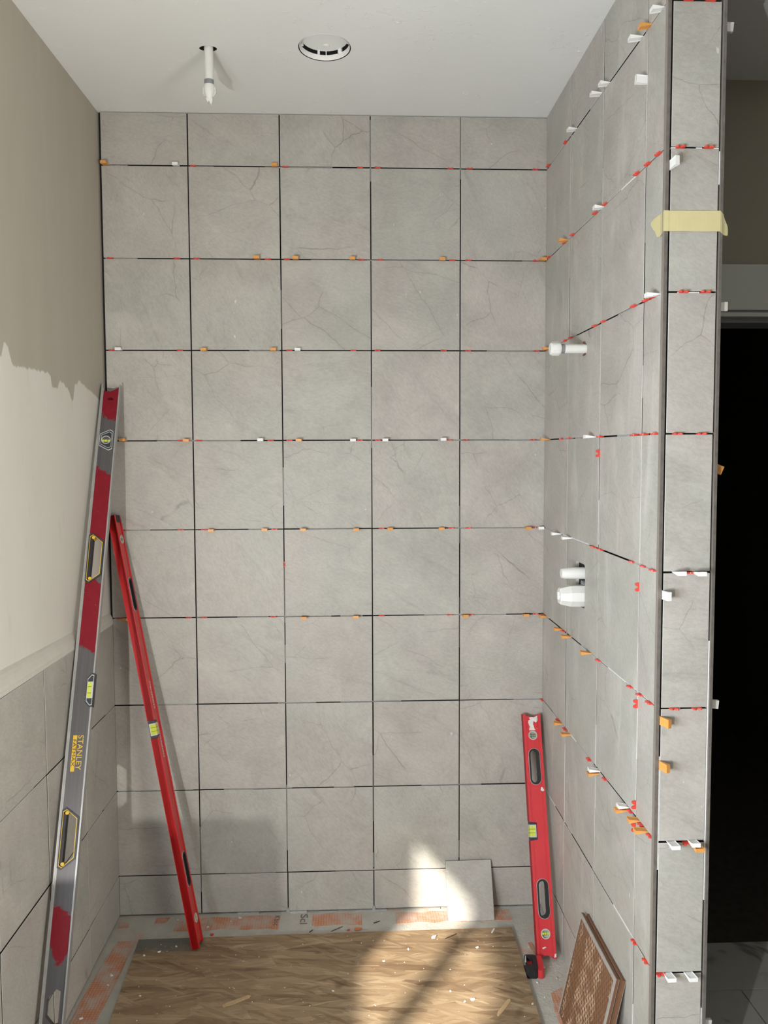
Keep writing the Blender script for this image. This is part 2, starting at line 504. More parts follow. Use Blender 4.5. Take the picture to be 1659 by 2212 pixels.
def marble_mat():
    t = NT('veined_marble_tile')
    o = t.obj()
    w_ = t.noise(o, 2.6, 4, 0.6, 0.8)
    v = t.rng(t.math('ABSOLUTE', t.math('SUBTRACT', w_, 0.47)), 0.0, 0.035, 1.0, 0.0)
    msk = t.rng(t.noise(o, 4, 2), 0.42, 0.6)
    c = t.mix(t.noise(o, 9, 3), (0.50, 0.50, 0.46), (0.56, 0.56, 0.52))
    c = t.mix(t.math('MULTIPLY', v, t.math('MULTIPLY', msk, 0.7)), c, (0.12, 0.12, 0.115))
    return t.done(c, 0.3)


M_WALL_L = left_wall_mat()
M_CEIL = ceiling_mat()
M_MORTAR = mortar_mat()
M_MEMB = membrane_mat()
M_OSB = osb_mat()
M_TBACK = tileback_mat()
M_HEX = hexrib_mat()
M_TAPE = tape_mat()
M_MARBLE = marble_mat()


# ---------------------------------------------------------------- geometry helpers
def add_box(bm, x0, x1, y0, y1, z0, z1, mtx=None, f=None):
    vs = [bm.verts.new((x, y, z)) for x in (x0, x1) for y in (y0, y1) for z in (z0, z1)]
    q = [(0, 1, 3, 2), (4, 6, 7, 5), (0, 4, 5, 1), (2, 3, 7, 6), (0, 2, 6, 4), (1, 5, 7, 3)]
    for a in q:
        bm.faces.new([vs[i] for i in a])
    for v in vs:
        if f:
            v.co = Vector(f(*v.co))
        if mtx is not None:
            v.co = mtx @ v.co
    return vs


def add_plate(bm, outer, holes, y0, y1, mtx=None):
    """a plate in the local xz plane with through holes, from y0 to y1"""
    edges, n0 = [], len(bm.verts)
    tmp = bmesh.new()
    for loop in [outer] + list(holes):
        vs = [tmp.verts.new((p[0], y0, p[1])) for p in loop]
        for i in range(len(vs)):
            edges.append(tmp.edges.new((vs[i], vs[(i + 1) % len(vs)])))
    bmesh.ops.triangle_fill(tmp, use_beauty=True, use_dissolve=False, edges=edges, normal=(0, -1, 0))
    faces = list(tmp.faces)
    r = bmesh.ops.extrude_face_region(tmp, geom=faces)
    for v in [g for g in r['geom'] if isinstance(g, bmesh.types.BMVert)]:
        v.co.y = y1
    bmesh.ops.recalc_face_normals(tmp, faces=list(tmp.faces))
    merge(bm, tmp, mtx)


def merge(bm, tmp, mtx=None):
    me = bpy.data.meshes.new('tmp')
    if mtx is not None:
        tmp.transform(mtx)
    tmp.to_mesh(me)
    tmp.free()
    bm.from_mesh(me)
    bpy.data.meshes.remove(me)


def add_lathe(bm, prof, n=20, mtx=None, cap=True):
    """profile [(r, z)] turned about local z"""
    tmp = bmesh.new()
    rings = []
    for r, z in prof:
        rings.append([tmp.verts.new((r * math.cos(2 * math.pi * k / n), r * math.sin(2 * math.pi * k / n), z)) for k in range(n)])
    for a, b in zip(rings, rings[1:]):
        for k in range(n):
            tmp.faces.new((a[k], a[(k + 1) % n], b[(k + 1) % n], b[k]))
    if cap:
        for rg in (rings[0], rings[-1]):
            if (rg[0].co - rg[1].co).length > 1e-6:
                tmp.faces.new(rg)
    bmesh.ops.recalc_face_normals(tmp, faces=list(tmp.faces))
    merge(bm, tmp, mtx)


def add_ring(bm, outer, inner, y0, y1, mtx=None):
    add_plate(bm, outer, [inner], y0, y1, mtx)


def obj(name, bm, m, parent=None, loc=None, rot=None, smooth=False):
    me = bpy.data.meshes.new(name)
    bmesh.ops.recalc_face_normals(bm, faces=list(bm.faces))
    bm.to_mesh(me)
    bm.free()
    if m is not None:
        me.materials.append(m)
    if smooth:
        for p in me.polygons:
            p.use_smooth = True
        try:
            me.set_sharp_from_angle(angle=math.radians(35))
        except Exception:
            pass
    o = bpy.data.objects.new(name, me)
    COL.objects.link(o)
    if parent is not None:
        o.parent = parent
    if loc is not None:
        o.location = loc
    if rot is not None:
        o.rotation_euler = rot
    return o


def B():
    return bmesh.new()


def thing(name, label, cat, loc=(0, 0, 0), group=None, mtx=None):
    o = bpy.data.objects.new(name, None)
    COL.objects.link(o)
    o.empty_display_size = 0.05
    if mtx is not None:
        o.matrix_world = mtx
    else:
        o.location = loc
    return tag(o, label, cat, group)


def tag(o, label, cat, group=None):
    o['label'] = label
    o['category'] = cat
    if group:
        o['group'] = group
    return o


def struct(name, bm, m, label=None):
    o = obj(name, bm, m)
    o['kind'] = 'structure'
    if label:
        o['label'] = label
    return o


def stadium(cx, cz, w, h, n=8):
    """upright slot with round ends"""
    r = w / 2
    pts = []
    for k in range(n + 1):
        a = math.pi * k / n
        pts.append((cx + r * math.cos(a), cz + h / 2 - r + r * math.sin(a)))
    for k in range(n + 1):
        a = math.pi + math.pi * k / n
        pts.append((cx + r * math.cos(a), cz - h / 2 + r + r * math.sin(a)))
    return pts


def circle(cx, cz, r, n=20):
    return [(cx + r * math.cos(2 * math.pi * k / n), cz + r * math.sin(2 * math.pi * k / n)) for k in range(n)]


def rect(x0, x1, z0, z1):
    return [(x0, z0), (x1, z0), (x1, z1), (x0, z1)]


def scale_loop(loop, k, kz=None):
    cx = sum(p[0] for p in loop) / len(loop)
    cz = sum(p[1] for p in loop) / len(loop)
    kz = kz or k
    return [(cx + (p[0] - cx) * k, cz + (p[1] - cz) * kz) for p in loop]


# ---------------------------------------------------------------- room shell
b = B(); add_box(b, -0.30, 1.64, TT + 0.001, 0.12, -0.06, H + 0.05)
wall_back = struct('wall_back', b, M_SUB, 'back wall of the shower set with grey stone-look tiles')
b = B()
add_box(b, W + TT + 0.001, 1.638, 0.12, -1.022, -0.06, H + 0.05, f=lambda x, y, z: (x - (0.0098 * y if x < 1.6 else 0), y, z))
wall_right = struct('wall_right', b, M_SUB, 'tiled side wall with the shower valve and pipe stub')
b = B(); add_box(b, 1.5265, 1.638, -1.0255, -1.0225, -0.06, H + 0.05)
wall_end = struct('wall_end', b, M_SUB, 'narrow tiled end of the side wall')


def lwx(y):
    return -0.004 + 0.02 * y


b = B()
WIN = rect(-2.78, -1.81, 0.931, 1.42)
add_plate(b, rect(-5.60, 0.02, -0.06, H + 0.05), [WIN], 0.0, 0.06)
for v in b.verts:
    s_, d_, z_ = v.co
    v.co = Vector((lwx(s_) - d_, s_, z_))
wall_left = struct('wall_left', b, M_WALL_L, 'left wall, taupe paint above a pale skim coat and tiles below')
b = B(); add_box(b, lwx(-2.29) - 0.05, lwx(-2.29), -2.315, -2.27, 0.931, 1.42)
obj('window_mullion', b, M_CASING, wall_left)

# ceiling with the pipe hole and the round light opening
PIPE = (0.4405, -0.413)
CAN = (0.7705, -0.4275)
jag = [(PIPE[0] + (0.017 + 0.008 * abs(math.cos(k * 2 * math.pi / 14)) * (1.25 if math.cos(k * 2 * math.pi / 14) < 0 else 0.9)) * math.cos(k * 2 * math.pi / 14),
        PIPE[1] + 0.0165 * math.sin(k * 2 * math.pi / 14)) for k in range(14)]
b = B()
add_plate(b, rect(-0.32, 5.2, -5.60, 2.7), [jag, circle(CAN[0], CAN[1], 0.0748, 40)], 0.0, 0.04)
for v in b.verts:
    x_, d_, y_ = v.co
    v.co = Vector((x_, y_, H + d_))
b.normal_update()
for f in b.faces:
    if abs(f.normal.z) < 0.5:
        f.material_index = 1  # hole sides coloured black, standing for the shade inside the holes
ceiling = struct('ceiling', b, M_CEIL, 'white textured ceiling')
ceiling.data.materials.append(M_DARK)

b = B(); add_box(b, -0.30, 1.66, -1.30, 0.12, -0.08, 0.0)
floor = struct('floor', b, M_MORTAR, 'shower floor bed of grey thinset over orange membrane')

# hall beyond the wall's end
b = B(); add_box(b, 1.66, 3.2, -1.80, -0.245, -0.08, -0.012)
hall_floor = struct('hall_floor', b, M_DARK, 'hall floor of pale veined tile in shade')
for (x0, x1, y0, y1) in [(1.662, 2.62, -0.479, -0.247), (1.662, 2.015, -1.08, -0.483), (2.019, 2.62, -1.08, -0.483),
                         (1.662, 2.015, -1.69, -1.084), (2.019, 2.62, -1.69, -1.084), (2.624, 3.1, -1.08, -0.247)]:
    b = B(); add_box(b, x0, x1, y0, y1, -0.012, 0.0)
    obj('tile', b, M_MARBLE, hall_floor)
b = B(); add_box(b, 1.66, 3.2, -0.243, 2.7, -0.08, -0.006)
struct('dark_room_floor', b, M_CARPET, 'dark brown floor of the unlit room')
b = B()
add_box(b, 1.64, 3.2, -0.28, -0.17, 2.062, H + 0.02)
add_box(b, 2.75, 3.2, -0.28, -0.17, -0.06, 2.062)
wall_hall = struct('wall_hall', b, M_TAUPE, 'shaded taupe wall over the dark doorway')
b = B(); add_box(b, 1.645, 2.84, -0.295, -0.281, 2.083, 2.223)
door_1 = struct('door_1', b, M_CASING, 'white head casing of the dark doorway')
b = B(); add_box(b, 1.645, 2.80, -0.291, -0.281, 2.074, 2.083)
obj('casing_bead', b, M_STOP, door_1)
b = B(); add_box(b, 1.645, 2.78, -0.300, -0.281, 2.062, 2.074)
obj('casing_edge', b, M_CASING, door_1)
b = B(); add_box(b, 1.645, 2.75, -0.279, -0.170, 2.046, 2.062)
obj('head_jamb', b, M_STOP, door_1)
b = B(); add_box(b, 2.75, 2.765, -0.279, -0.17, -0.01, 2.05)
obj('side_jamb', b, M_STOP, door_1)
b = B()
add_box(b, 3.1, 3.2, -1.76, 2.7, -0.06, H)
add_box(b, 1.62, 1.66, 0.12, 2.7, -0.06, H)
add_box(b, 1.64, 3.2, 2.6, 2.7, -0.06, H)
struct('wall_dark_room', b, M_CARPET)  # dark wall colour puts the room's lack of light into the paint
b = B()
add_box(b, 1.78, 5.2, -1.87, -1.75, -0.06, H)
struct('hall_light_blocker', b, M_ROOM)  # unseen wall, added to keep rear light off the hall and wall end
b = B()
add_box(b, -0.30, 1.66, -5.60, -1.30, -0.08, -0.001)
add_box(b, 1.66, 5.2, -5.60, -1.80, -0.08, -0.001)
struct('floor_room', b, M_ROOMFLOOR)
# unseen tapered blocker, added to cast the lower left shadow on the back wall
b = B()
add_box(b, -0.06, 0.325, -1.86, -1.78, 0.0, 0.70, f=lambda x, y, z: (x + (0.05 * (0.70 - z) / 0.7 if x > 0.1 else 0), y, z))
struct('shadow_blocker', b, M_ROOM)

# ---------------------------------------------------------------- wall tiles
def tile_mesh(w, h, shear=0.0, holes=(), cz=None):
    """tile centred on the origin, face at y=0 toward -y, thickness behind it; small eased edges"""
    bm = B()
    e = 0.0007
    def sh(x, z):
        return z + shear * x
    if not holes:
        fr = [(-w / 2 + e, -h / 2 + e), (w / 2 - e, -h / 2 + e), (w / 2 - e, h / 2 - e), (-w / 2 + e, h / 2 - e)]
        md = [(-w / 2, -h / 2), (w / 2, -h / 2), (w / 2, h / 2), (-w / 2, h / 2)]
        A = [bm.verts.new((x, 0, sh(x, z))) for x, z in fr]
        C = [bm.verts.new((x, e, sh(x, z))) for x, z in md]
        D = [bm.verts.new((x, TT, sh(x, z))) for x, z in md]
        bm.faces.new(A)
        bm.faces.new(D[::-1])
        for k in range(4):
            j = (k + 1) % 4
            bm.faces.new((A[j], A[k], C[k], C[j])).material_index = 1  # bevel coloured pale: whitish tile body plus the highlight along the edge
            bm.faces.new((C[j], C[k], D[k], D[j])).material_index = 2
    else:
        add_plate(bm, rect(-w / 2, w / 2, -h / 2, h / 2), holes, 0.0, TT)
        for v in bm.verts:
            v.co.z = sh(v.co.x, v.co.z)
        for f in bm.faces:
            if abs(f.normal.y) < 0.5:
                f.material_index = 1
    return bm


TILE_CACHE = {}


def put_tile(parent, m, w, h, loc, rotz, shear=0.0, holes=()):
    key = (round(w, 4), round(h, 4), shear, m.name)
    jx, jy, jz = R.uniform(-.0005, .0005), R.uniform(-.0007, .0007), R.uniform(-.0005, .0005)
    c, s = math.cos(rotz), math.sin(rotz)
    L = (loc[0] + jx * c - jy * s, loc[1] + jx * s + jy * c, loc[2] + jz)
    if holes or key not in TILE_CACHE:
        o = obj('tile', tile_mesh(w, h, shear, holes), m, parent, L, (0, 0, rotz))
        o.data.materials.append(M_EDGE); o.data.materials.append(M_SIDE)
        if not holes:
            TILE_CACHE[key] = o.data
    else:
        o = bpy.data.objects.new('tile', TILE_CACHE[key])
        COL.objects.link(o)
        o.parent = parent
        o.location = L
        o.rotation_euler = (0, 0, rotz)
    return o


for i in range(5):
    for j in range(10):
        x0, x1 = COLX[i] + (G / 2 if i else 0.0015), COLX[i + 1] - (G / 2 if i < 4 else -0.004)
        z1, z0 = ROWZ[j] - (G / 2 if j else 0.002), ROWZ[j + 1] + G / 2
        put_tile(wall_back, M_TILE, x1 - x0, z1 - z0, ((x0 + x1) / 2, 0.0, (z0 + z1) / 2), 0.0)

# right wall: local x runs toward the viewer (-y), rows drop slightly toward the viewer
SH = -0.0179
RZ = -math.pi / 2 + 0.0098
PIPE_W = (rwx(-0.465), -0.465, 1.9365)
HOLE = (-0.483, -0.395, 1.178, 1.309)
for i in range(4):
    for j in range(10):
        a, c_ = COLY[i] + (G / 2 if i else 0.0008), COLY[i + 1] - G / 2
        ym = -(a + c_) / 2
        z1, z0 = ROWZ[j] - (G / 2 if j else -0.012), ROWZ[j + 1] + G / 2
        zc = (z0 + z1) / 2 + 0.0179 * ym
        holes = []
        if i == 1 and j == 3:
            z_ = PIPE_W[2] - zc
            holes = [circle(-PIPE_W[1] + ym, z_, 0.0165, 14)]
        if i == 1 and j == 5:
            x0, x1 = -HOLE[1] + ym, -HOLE[0] + ym
            q0, q1 = HOLE[2] - zc, HOLE[3] - zc
            r_ = 0.009
            holes = [[(x0, q0), (x1 - r_, q0), (x1 - .003, q0 + .003), (x1, q0 + r_), (x1, q1 - r_), (x1 - .003, q1 - .003), (x1 - r_, q1), (x0, q1)]]
        put_tile(wall_right, M_TILE_R, c_ - a, z1 - z0, (rwx(ym), ym, zc), RZ, SH, holes)

# the wall's narrow end
EZ = [H, 2.5885, 2.2827, 1.9760, 1.6690, 1.3625, 1.0546, 0.7465, 0.4384, 0.1310, 0.003]
for j in range(10):
    z1, z0 = EZ[j] - 0.002, EZ[j + 1] + 0.002
    put_tile(wall_end, M_TILE, EX1 - EX0, z1 - z0, ((EX0 + EX1) / 2, END_Y, (z0 + z1) / 2), 0.0)

# left wainscot: face at x = 0.006, rows line up with the back wall
LZ = [1.055, 0.7640, 0.4560, 0.1485, 0.003]
LY = [0.0, 0.312, 0.615, 0.922, 1.230, 1.538]
b = B()
add_box(b, -0.03, -0.004, -1.62, -0.001, 0.0, 1.052)
obj('thinset_backing', b, M_SUB, wall_left)
for i in range(5):
    for j in range(4):
        a, c_ = LY[i] + (G / 2 if i else 0.0), LY[i + 1] - G / 2
        z1, z0 = LZ[j] - G / 2, LZ[j + 1] + G / 2
        put_tile(wall_left, M_TILE_L, c_ - a, z1 - z0, (0.006, -(a + c_) / 2, (z0 + z1) / 2), math.pi / 2)

# cap over the left wainscot and its rounded fillet
b = B()
prof = [(-0.03, 1.052), (0.0065, 1.052), (0.0075, 1.056), (0.0075, 1.064), (0.006, 1.066), (0.0065, 1.068), (0.005, 1.076), (-0.001, 1.088), (-0.008, 1.098), (-0.019, 1.108), (-0.03, 1.112)]
r0 = [b.verts.new((x, -0.002, z)) for x, z in prof]
r1 = [b.verts.new((x - 0.006, -1.60, z - 0.002)) for x, z in prof]
for k in range(len(prof) - 1):
    b.faces.new((r0[k], r0[k + 1], r1[k + 1], r1[k]))
b.faces.new(r0); b.faces.new(r1)
M_FILLET = simple('pale_skim_fillet', (0.58, 0.56, 0.505), 0.7, var=0.08, scale=30)
cap = struct('trim_3', b, M_FILLET, 'rounded cap along the top of the left tiles')

# dark metal edge profiles on the wall's end
for nm, x0, x1, lab in (('trim_1', 1.5185, 1.5275, 'dark metal edge strip between side wall and its tiled end'),
                        ('trim_2', 1.6400, 1.6478, 'dark metal edge strip on the far edge of the tiled end')):
    b = B()
    add_box(b, x0 + 0.0012, x1, END_Y - 0.0005, END_Y + 0.0100, 0.0, H - 0.001)
    t_ = struct(nm, b, M_TRIM, lab)
    b = B()
    add_box(b, x0, x0 + 0.0012, END_Y - 0.0002, END_Y + 0.0100, 0.0, H - 0.001)
    obj('bare_edge', b, M_TRIM_EDGE, t_)

# thinset left in the joints (nobody could count it)
b, bw = B(), B()
for j in range(9):
    x = 0.01
    while x < W - 0.02:
        ln = R.uniform(0.03, 0.22)
        if R.random() < 0.40:
            d = R.uniform(0.003, 0.006)
            add_box(b, x, min(x + ln, W - 0.006), d, TT, JZ[j] - 0.0024, JZ[j] + R.choice((0.0024, 0.0006, 0.0024)))
        x += ln
for i in range(1, 5):
    z = 0.02
    while z < H - 0.05:
        ln = R.uniform(0.04, 0.25)
        if R.random() < 0.22:
            d = R.uniform(0.004, 0.007)
            add_box(b, COLX[i] - 0.0024, COLX[i] + R.choice((0.0024, 0.0004)), d, TT, z, z + ln)
        z += ln
o = obj('joint_thinset', b, M_JOINT, wall_back); o['kind'] = 'stuff'
b = B()
for j in range(9):
    y = 0.02
    while y < 1.0:
        ln = R.uniform(0.03, 0.2)
        p_ = 0.5 if j < 4 else 0.62
        if R.random() < p_:
            ye = min(y + ln, 1.019)
            d = R.uniform(0.0004, 0.003)
            tgt = bw if (j > 3 and R.random() < 0.55) or R.random() < 0.12 else b
            add_box(tgt, d, TT, -ye, -y, -0.0024, 0.0024, f=lambda x, y_, z, jz=JZ[j]: (rwx(y_) + x, y_, jz + z + 0.0179 * y_))
        y += ln
for i in range(1, 4):
    z = 0.03
    while z < H - 0.08:
        ln = R.uniform(0.05, 0.3)
        if R.random() < (0.72 if i < 3 else 0.45) or (i == 3 and z < 1.25):
            d = R.uniform(0.0004, 0.002)
            tgt = bw if ((i == 3 and z < 1.3) or (z < 1.7 and R.random() < 0.45)) else b
            add_box(tgt, d, TT, -COLY[i] - 0.0022, -COLY[i] + 0.0022, z, z + ln, f=lambda x, y_, z_: (rwx(y_) + x, y_, z_))
        z += ln
o = obj('joint_thinset', b, M_JOINT, wall_right); o['kind'] = 'stuff'
o = obj('white_joint_thinset', bw, M_WHITE_JOINT, wall_right); o['kind'] = 'stuff'
b = B()
for x in (1.5295, 1.638):
    z = 0.03
    while z < H - 0.1:
        ln = R.uniform(0.03, 0.25)
        if R.random() < 0.14 + (0.20 if z < 1.0 else 0):
            add_box(b, x - 0.0012, x + 0.0014, END_Y + 0.001, END_Y + 0.009, z, z + ln)
        z += ln
for zj in EZ[1:-1]:
    x = EX0
    while x < EX1 - 0.01:
        ln = R.uniform(0.01, 0.04)
        if R.random() < 0.35:
            add_box(b, x, min(x + ln, EX1), END_Y + 0.001, END_Y + 0.009, zj - 0.0021, zj + 0.0005)
        x += ln
o = obj('white_joint_thinset', b, M_WHITE_JOINT, wall_end); o['kind'] = 'stuff'
b = B()
for y0_, y1_, zz in ((0.0, 0.10, 0.764), (0.16, 0.30, 0.456), (0.0, 0.14, 0.456), (0.32, 0.55, 0.1485), (0.0, 0.25, 0.1485), (0.7, 0.9, 0.764)):
    add_box(b, -0.004, 0.004, -y1_, -y0_, zz - 0.0024, zz + 0.0024)
for yy, z0_, z1_ in ((0.312, 0.47, 0.75), (0.312, 0.77, 1.05), (0.312, 0.21, 0.40)):
    add_box(b, -0.004, 0.0045, -yy - 0.0024, -yy + 0.0024, z0_, z1_)
o = obj('joint_thinset', b, M_JOINT, wall_left); o['kind'] = 'stuff'
# ragged white squeeze-out where the back wall meets the floor
b = B()
x = 0.28
while x < 1.50:
    ln = R.uniform(0.02, 0.09)
    if R.random() < 0.55:
        hh = R.uniform(0.002, 0.006)
        add_box(b, x, x + ln, -R.uniform(0.002, 0.007), 0.004, 0.0, hh, f=lambda a, c, d: (a, c - (0.004 if d < 0.001 else 0), d))
    x += ln
for xx in (0.6016, 0.9096):
    add_box(b, xx - 0.008, xx + 0.008, -0.005, 0.003, 0.0, 0.018, f=lambda a, c, d, q=xx: (q + (a - q) * (1 if d < .001 else .35), c, d))
o = obj('thinset_squeeze_out', b, M_JOINT, floor); o['kind'] = 'stuff'

# orange membrane bands on the floor
def band(pts):
    bm = B()
    bot = [bm.verts.new((x, y, 0.0)) for x, y in pts]
    top = [bm.verts.new((x, y, 0.0012)) for x, y in pts]
    bm.faces.new(top)
    for k in range(len(pts)):
        q = (k + 1) % len(pts)
        bm.faces.new((bot[k], bot[q], top[q], top[k]))
    return obj('membrane_band', bm, M_MEMB, floor)


def ragged(x0, x1, y0, y1, along='x'):
    pts = []
    n = 9
    for k in range(n + 1):
        f_ = k / n
        pts.append((x0 + (x1 - x0) * f_, y0 + R.uniform(-.006, .006)))
    for k in range(n + 1):
        f_ = 1 - k / n
        pts.append((x0 + (x1 - x0) * f_, y1 + R.uniform(-.006, .006)))
    return pts


band(ragged(0.215, 0.575, -0.098, -0.022))
band(ragged(0.690, 0.865, -0.088, -0.018))
band(ragged(0.985, 1.395, -0.085, -0.020))
band([(0.018, -0.70), (0.082, -0.72), (0.098, -0.40), (0.102, -0.150), (0.040, -0.150), (0.028, -0.28), (0.020, -0.42)])
band([(0.135, -0.012), (0.185, -0.014), (0.178, -0.046), (0.140, -0.050)])
band([(0.012, -0.035), (0.050, -0.042), (0.055, -0.070), (0.02, -0.075)])
band([(1.435, -0.47), (1.485, -0.44), (1.50, -0.62), (1.47, -0.75), (1.43, -0.70), (1.425, -0.55)])
band([(1.418, -0.22), (1.433, -0.215), (1.443, -0.285), (1.430, -0.29)])


def letters(parent, text, mtx, width, height, m, name='lettering'):
    c = bpy.data.curves.new(name, 'FONT')
    c.body = text
    c.size = 1.0
    c.extrude = 0.004
    c.materials.append(m)
    o = bpy.data.objects.new(name, c)
    COL.objects.link(o)
    bpy.context.view_layer.update()
    bb = [Vector(v) for v in o.bound_box]
    x0, x1 = min(v.x for v in bb), max(v.x for v in bb)
    y0, y1 = min(v.y for v in bb), max(v.y for v in bb)
    sx, sy = width / (x1 - x0), height / (y1 - y0)
    me = bpy.data.meshes.new_from_object(o.evaluated_get(bpy.context.evaluated_depsgraph_get()))
    bpy.data.objects.remove(o)
    me.name = name
    me.transform(Matrix.Diagonal((sx, sy, 0.05, 1)) @ Matrix.Translation((-x0, -y0, 0)))
    o = bpy.data.objects.new(name, me)
    COL.objects.link(o)
    if not me.materials:
        me.materials.append(m)
    o.parent = parent
    o.matrix_local = mtx
    return o


M_INK = simple('faded_grey_print', (0.14, 0.115, 0.10), 0.9)
def floor_text(x, y):
    mt = Matrix(((0, 1, 0, x), (-1, 0, 0, y), (0, 0, 1, 0.0013), (0, 0, 0, 1)))
    return mt


letters(floor, 'Scl', floor_text(0.648, -0.018), 0.058, 0.026, M_INK)
letters(floor, 'Kbsc', floor_text(0.556, -0.022), 0.060, 0.020, M_INK)

# ---------------------------------------------------------------- spacers in the joints
def shim_mesh(out):
    bm = B()
    o_ = -out
    pts = [(-.0098, .006), (.0098, .006), (.0100, o_ * .35), (.0102, o_ * .72), (.0086, o_ * .97), (.0058, o_), (.0034, o_ * .86), (.0022, o_ * .45),
           (.0, o_ * .22), (-.0022, o_ * .45), (-.0034, o_ * .86), (-.0058, o_), (-.0086, o_ * .97), (-.0102, o_ * .72), (-.0100, o_ * .35)]
    t_ = 0.0018
    lo = [bm.verts.new((x, y, -t_)) for x, y in pts]
    hi = [bm.verts.new((x, y, t_)) for x, y in pts]
    bm.faces.new(lo[::-1]); bm.faces.new(hi)
    for k in range(len(pts)):
        q = (k + 1) % len(pts)
        bm.faces.new((lo[k], lo[q], hi[q], hi[k]))
    bmesh.ops.recalc_face_normals(bm, faces=list(bm.faces))
    return bm


def wedge_mesh(ln, wd):
    """tapering wedge, thin end in the joint, moulded recess in both faces"""
    bm = B()
    t0, t1 = 0.0007, 0.0047
    vs = []
    for x in (-wd / 2, wd / 2):
        for y, t_ in ((0.006, t0), (-ln, t1)):
            for z in (-t_, t_):
                vs.append(bm.verts.new((x, y, z)))
    q = [(0, 1, 3, 2), (4, 6, 7, 5), (0, 4, 5, 1), (2, 3, 7, 6), (0, 2, 6, 4), (1, 5, 7, 3)]
    fs = [bm.faces.new([vs[i] for i in a]) for a in q]
    bmesh.ops.recalc_face_normals(bm, faces=fs)
    big = [f for f in fs if abs(f.normal.z) > 0.8]
    bmesh.ops.inset_individual(bm, faces=big, thickness=0.0030, depth=-0.0010)
    return bm


def as_mesh(bm, name, m):
    me = bpy.data.meshes.new(name)
    bmesh.ops.recalc_face_normals(bm, faces=list(bm.faces))
    bm.to_mesh(me); bm.free()
    me.materials.append(m)
    return me


SHIMS = [as_mesh(shim_mesh(d), 'horseshoe_shim', M_RED) for d in (0.0045, 0.0060, 0.0085, 0.0105)]
WEDGES = {k: [as_mesh(wedge_mesh(l_, 0.0195), 'tile_wedge', m) for l_ in (0.020, 0.024, 0.028)]
          for k, m in (('o', M_ORANGE), ('w', M_WHITE))}
ORD = ['', 'first', 'second', 'third', 'fourth', 'fifth', 'sixth', 'seventh', 'eighth', 'ninth', 'tenth', 'eleventh']
KIND = {'r': 'red horseshoe shim', 'o': 'orange plastic wedge', 'w': 'white plastic wedge'}


def spacer(kind, mtx, label, group, big=False, size=None):
    if kind == 'r':
        me = SHIMS[size if size is not None else (R.choice((2, 3)) if big else R.choice((0, 1)))]
        o = bpy.data.objects.new('horseshoe_shim', me)
        cat = 'shim'
    else:
        me = WEDGES[kind][size if size is not None else R.choice((0, 1, 2))]
        o = bpy.data.objects.new('tile_wedge', me)
        cat = 'wedge'
    COL.objects.link(o)
    tw = R.uniform(-0.06, 0.06)
    o.matrix_world = mtx @ Matrix.Rotation(tw, 4, 'Z' if kind != 'r' else 'Y') @ Matrix.Rotation(R.uniform(-0.05, 0.05) if kind != 'r' else 0, 4, 'X')
    tag(o, label, cat, group)
    return o


BACK = {1: "o0.020 w0.255 r0.311 o0.585 r0.622 r0.874 r0.934 r1.183 r1.249 r1.476",
        2: "r0.028 r0.251 r0.317 o0.522 r0.558 r0.623 o0.653 o0.847 r0.877 r0.941 o1.154 r1.190 r1.246 r1.481 o1.502",
        3: "r0.026 w0.050 r0.255 o0.339 o0.574 r0.628 w0.656 r0.848 r0.931 r1.160 r1.246 r1.485",
        4: "o0.059 r0.251 o0.275 r0.314 w0.526 r0.560 r0.625 o0.659 w0.844 r0.868 r0.931 w0.956 w1.156 r1.180 r1.238 r1.474",
        5: "r0.049 r0.246 r0.327 o0.353 o0.537 r0.569 o0.671 o0.853 r0.943 o0.971 o1.153 r1.187 r1.249 o1.456 r1.480 w1.503",
        6: "r0.031 o0.055 r0.268 r0.321 r0.561 o0.669 o0.851 r0.942 r1.183 o1.236 r1.259 o1.452 r1.489"}
RIGHT = {1: "r0.038 r0.241 w0.339 w0.575 w0.635 w0.865 o0.918 w0.988",
         2: "r0.051 r0.240 o0.263 r0.332 r0.549 w0.600 r0.629 r0.861 r0.924 r0.986",
         3: "r0.036 o0.062 r0.259 r0.326 r0.552 r0.626 r0.853 r0.925 r0.968 w0.993",
         4: "o0.057 r0.225 r0.314 w0.552 r0.611 r0.865 r0.929 r0.995",
         5: "w0.213 w0.336 r0.564 r0.625 r0.864 r0.939 r0.998",
         6: "r0.018 o0.045 o0.240 r0.268 o0.342 o0.542 r0.623 r0.867 r0.930 r0.989",
         7: "r0.012 r0.222 o0.249 r0.303 o0.348 r0.553 w0.628 r0.689 w0.851 r0.878 o0.923 r0.949 o0.976 r1.003",
         8: "r0.919 r0.991"}
for j, s in BACK.items():
    items = [(a[0], float(a[1:])) for a in s.split()]
    cnt, tot = {}, {k: sum(1 for a in items if a[0] == k) for k in 'row'}
    for k, x in items:
        cnt[k] = cnt.get(k, 0) + 1
        which = f'{ORD[cnt[k]]} from left in' if tot[k] > 1 else 'alone in'
        lab = f'{KIND[k]} {which} {ORD[j]} joint below ceiling, back wall'
        dz = 0.0 if k == 'r' else R.choice((0.0006, 0.001)) * (1 if j < 5 else -1)
        spacer(k, Matrix.Translation((x, 0.0, JZ[j - 1] + dz)), lab, {'r': 'red shims', 'o': 'orange wedges', 'w': 'white wedges'}[k] + ' in the back wall joints')
MV = Matrix.Rotation(math.pi / 2, 4, 'Y')
spacer('r', Matrix.Translation((0.6030, 0.0, 1.2571)) @ MV, 'red horseshoe shim upright in a vertical joint, middle of back wall', 'red shims in the back wall joints')
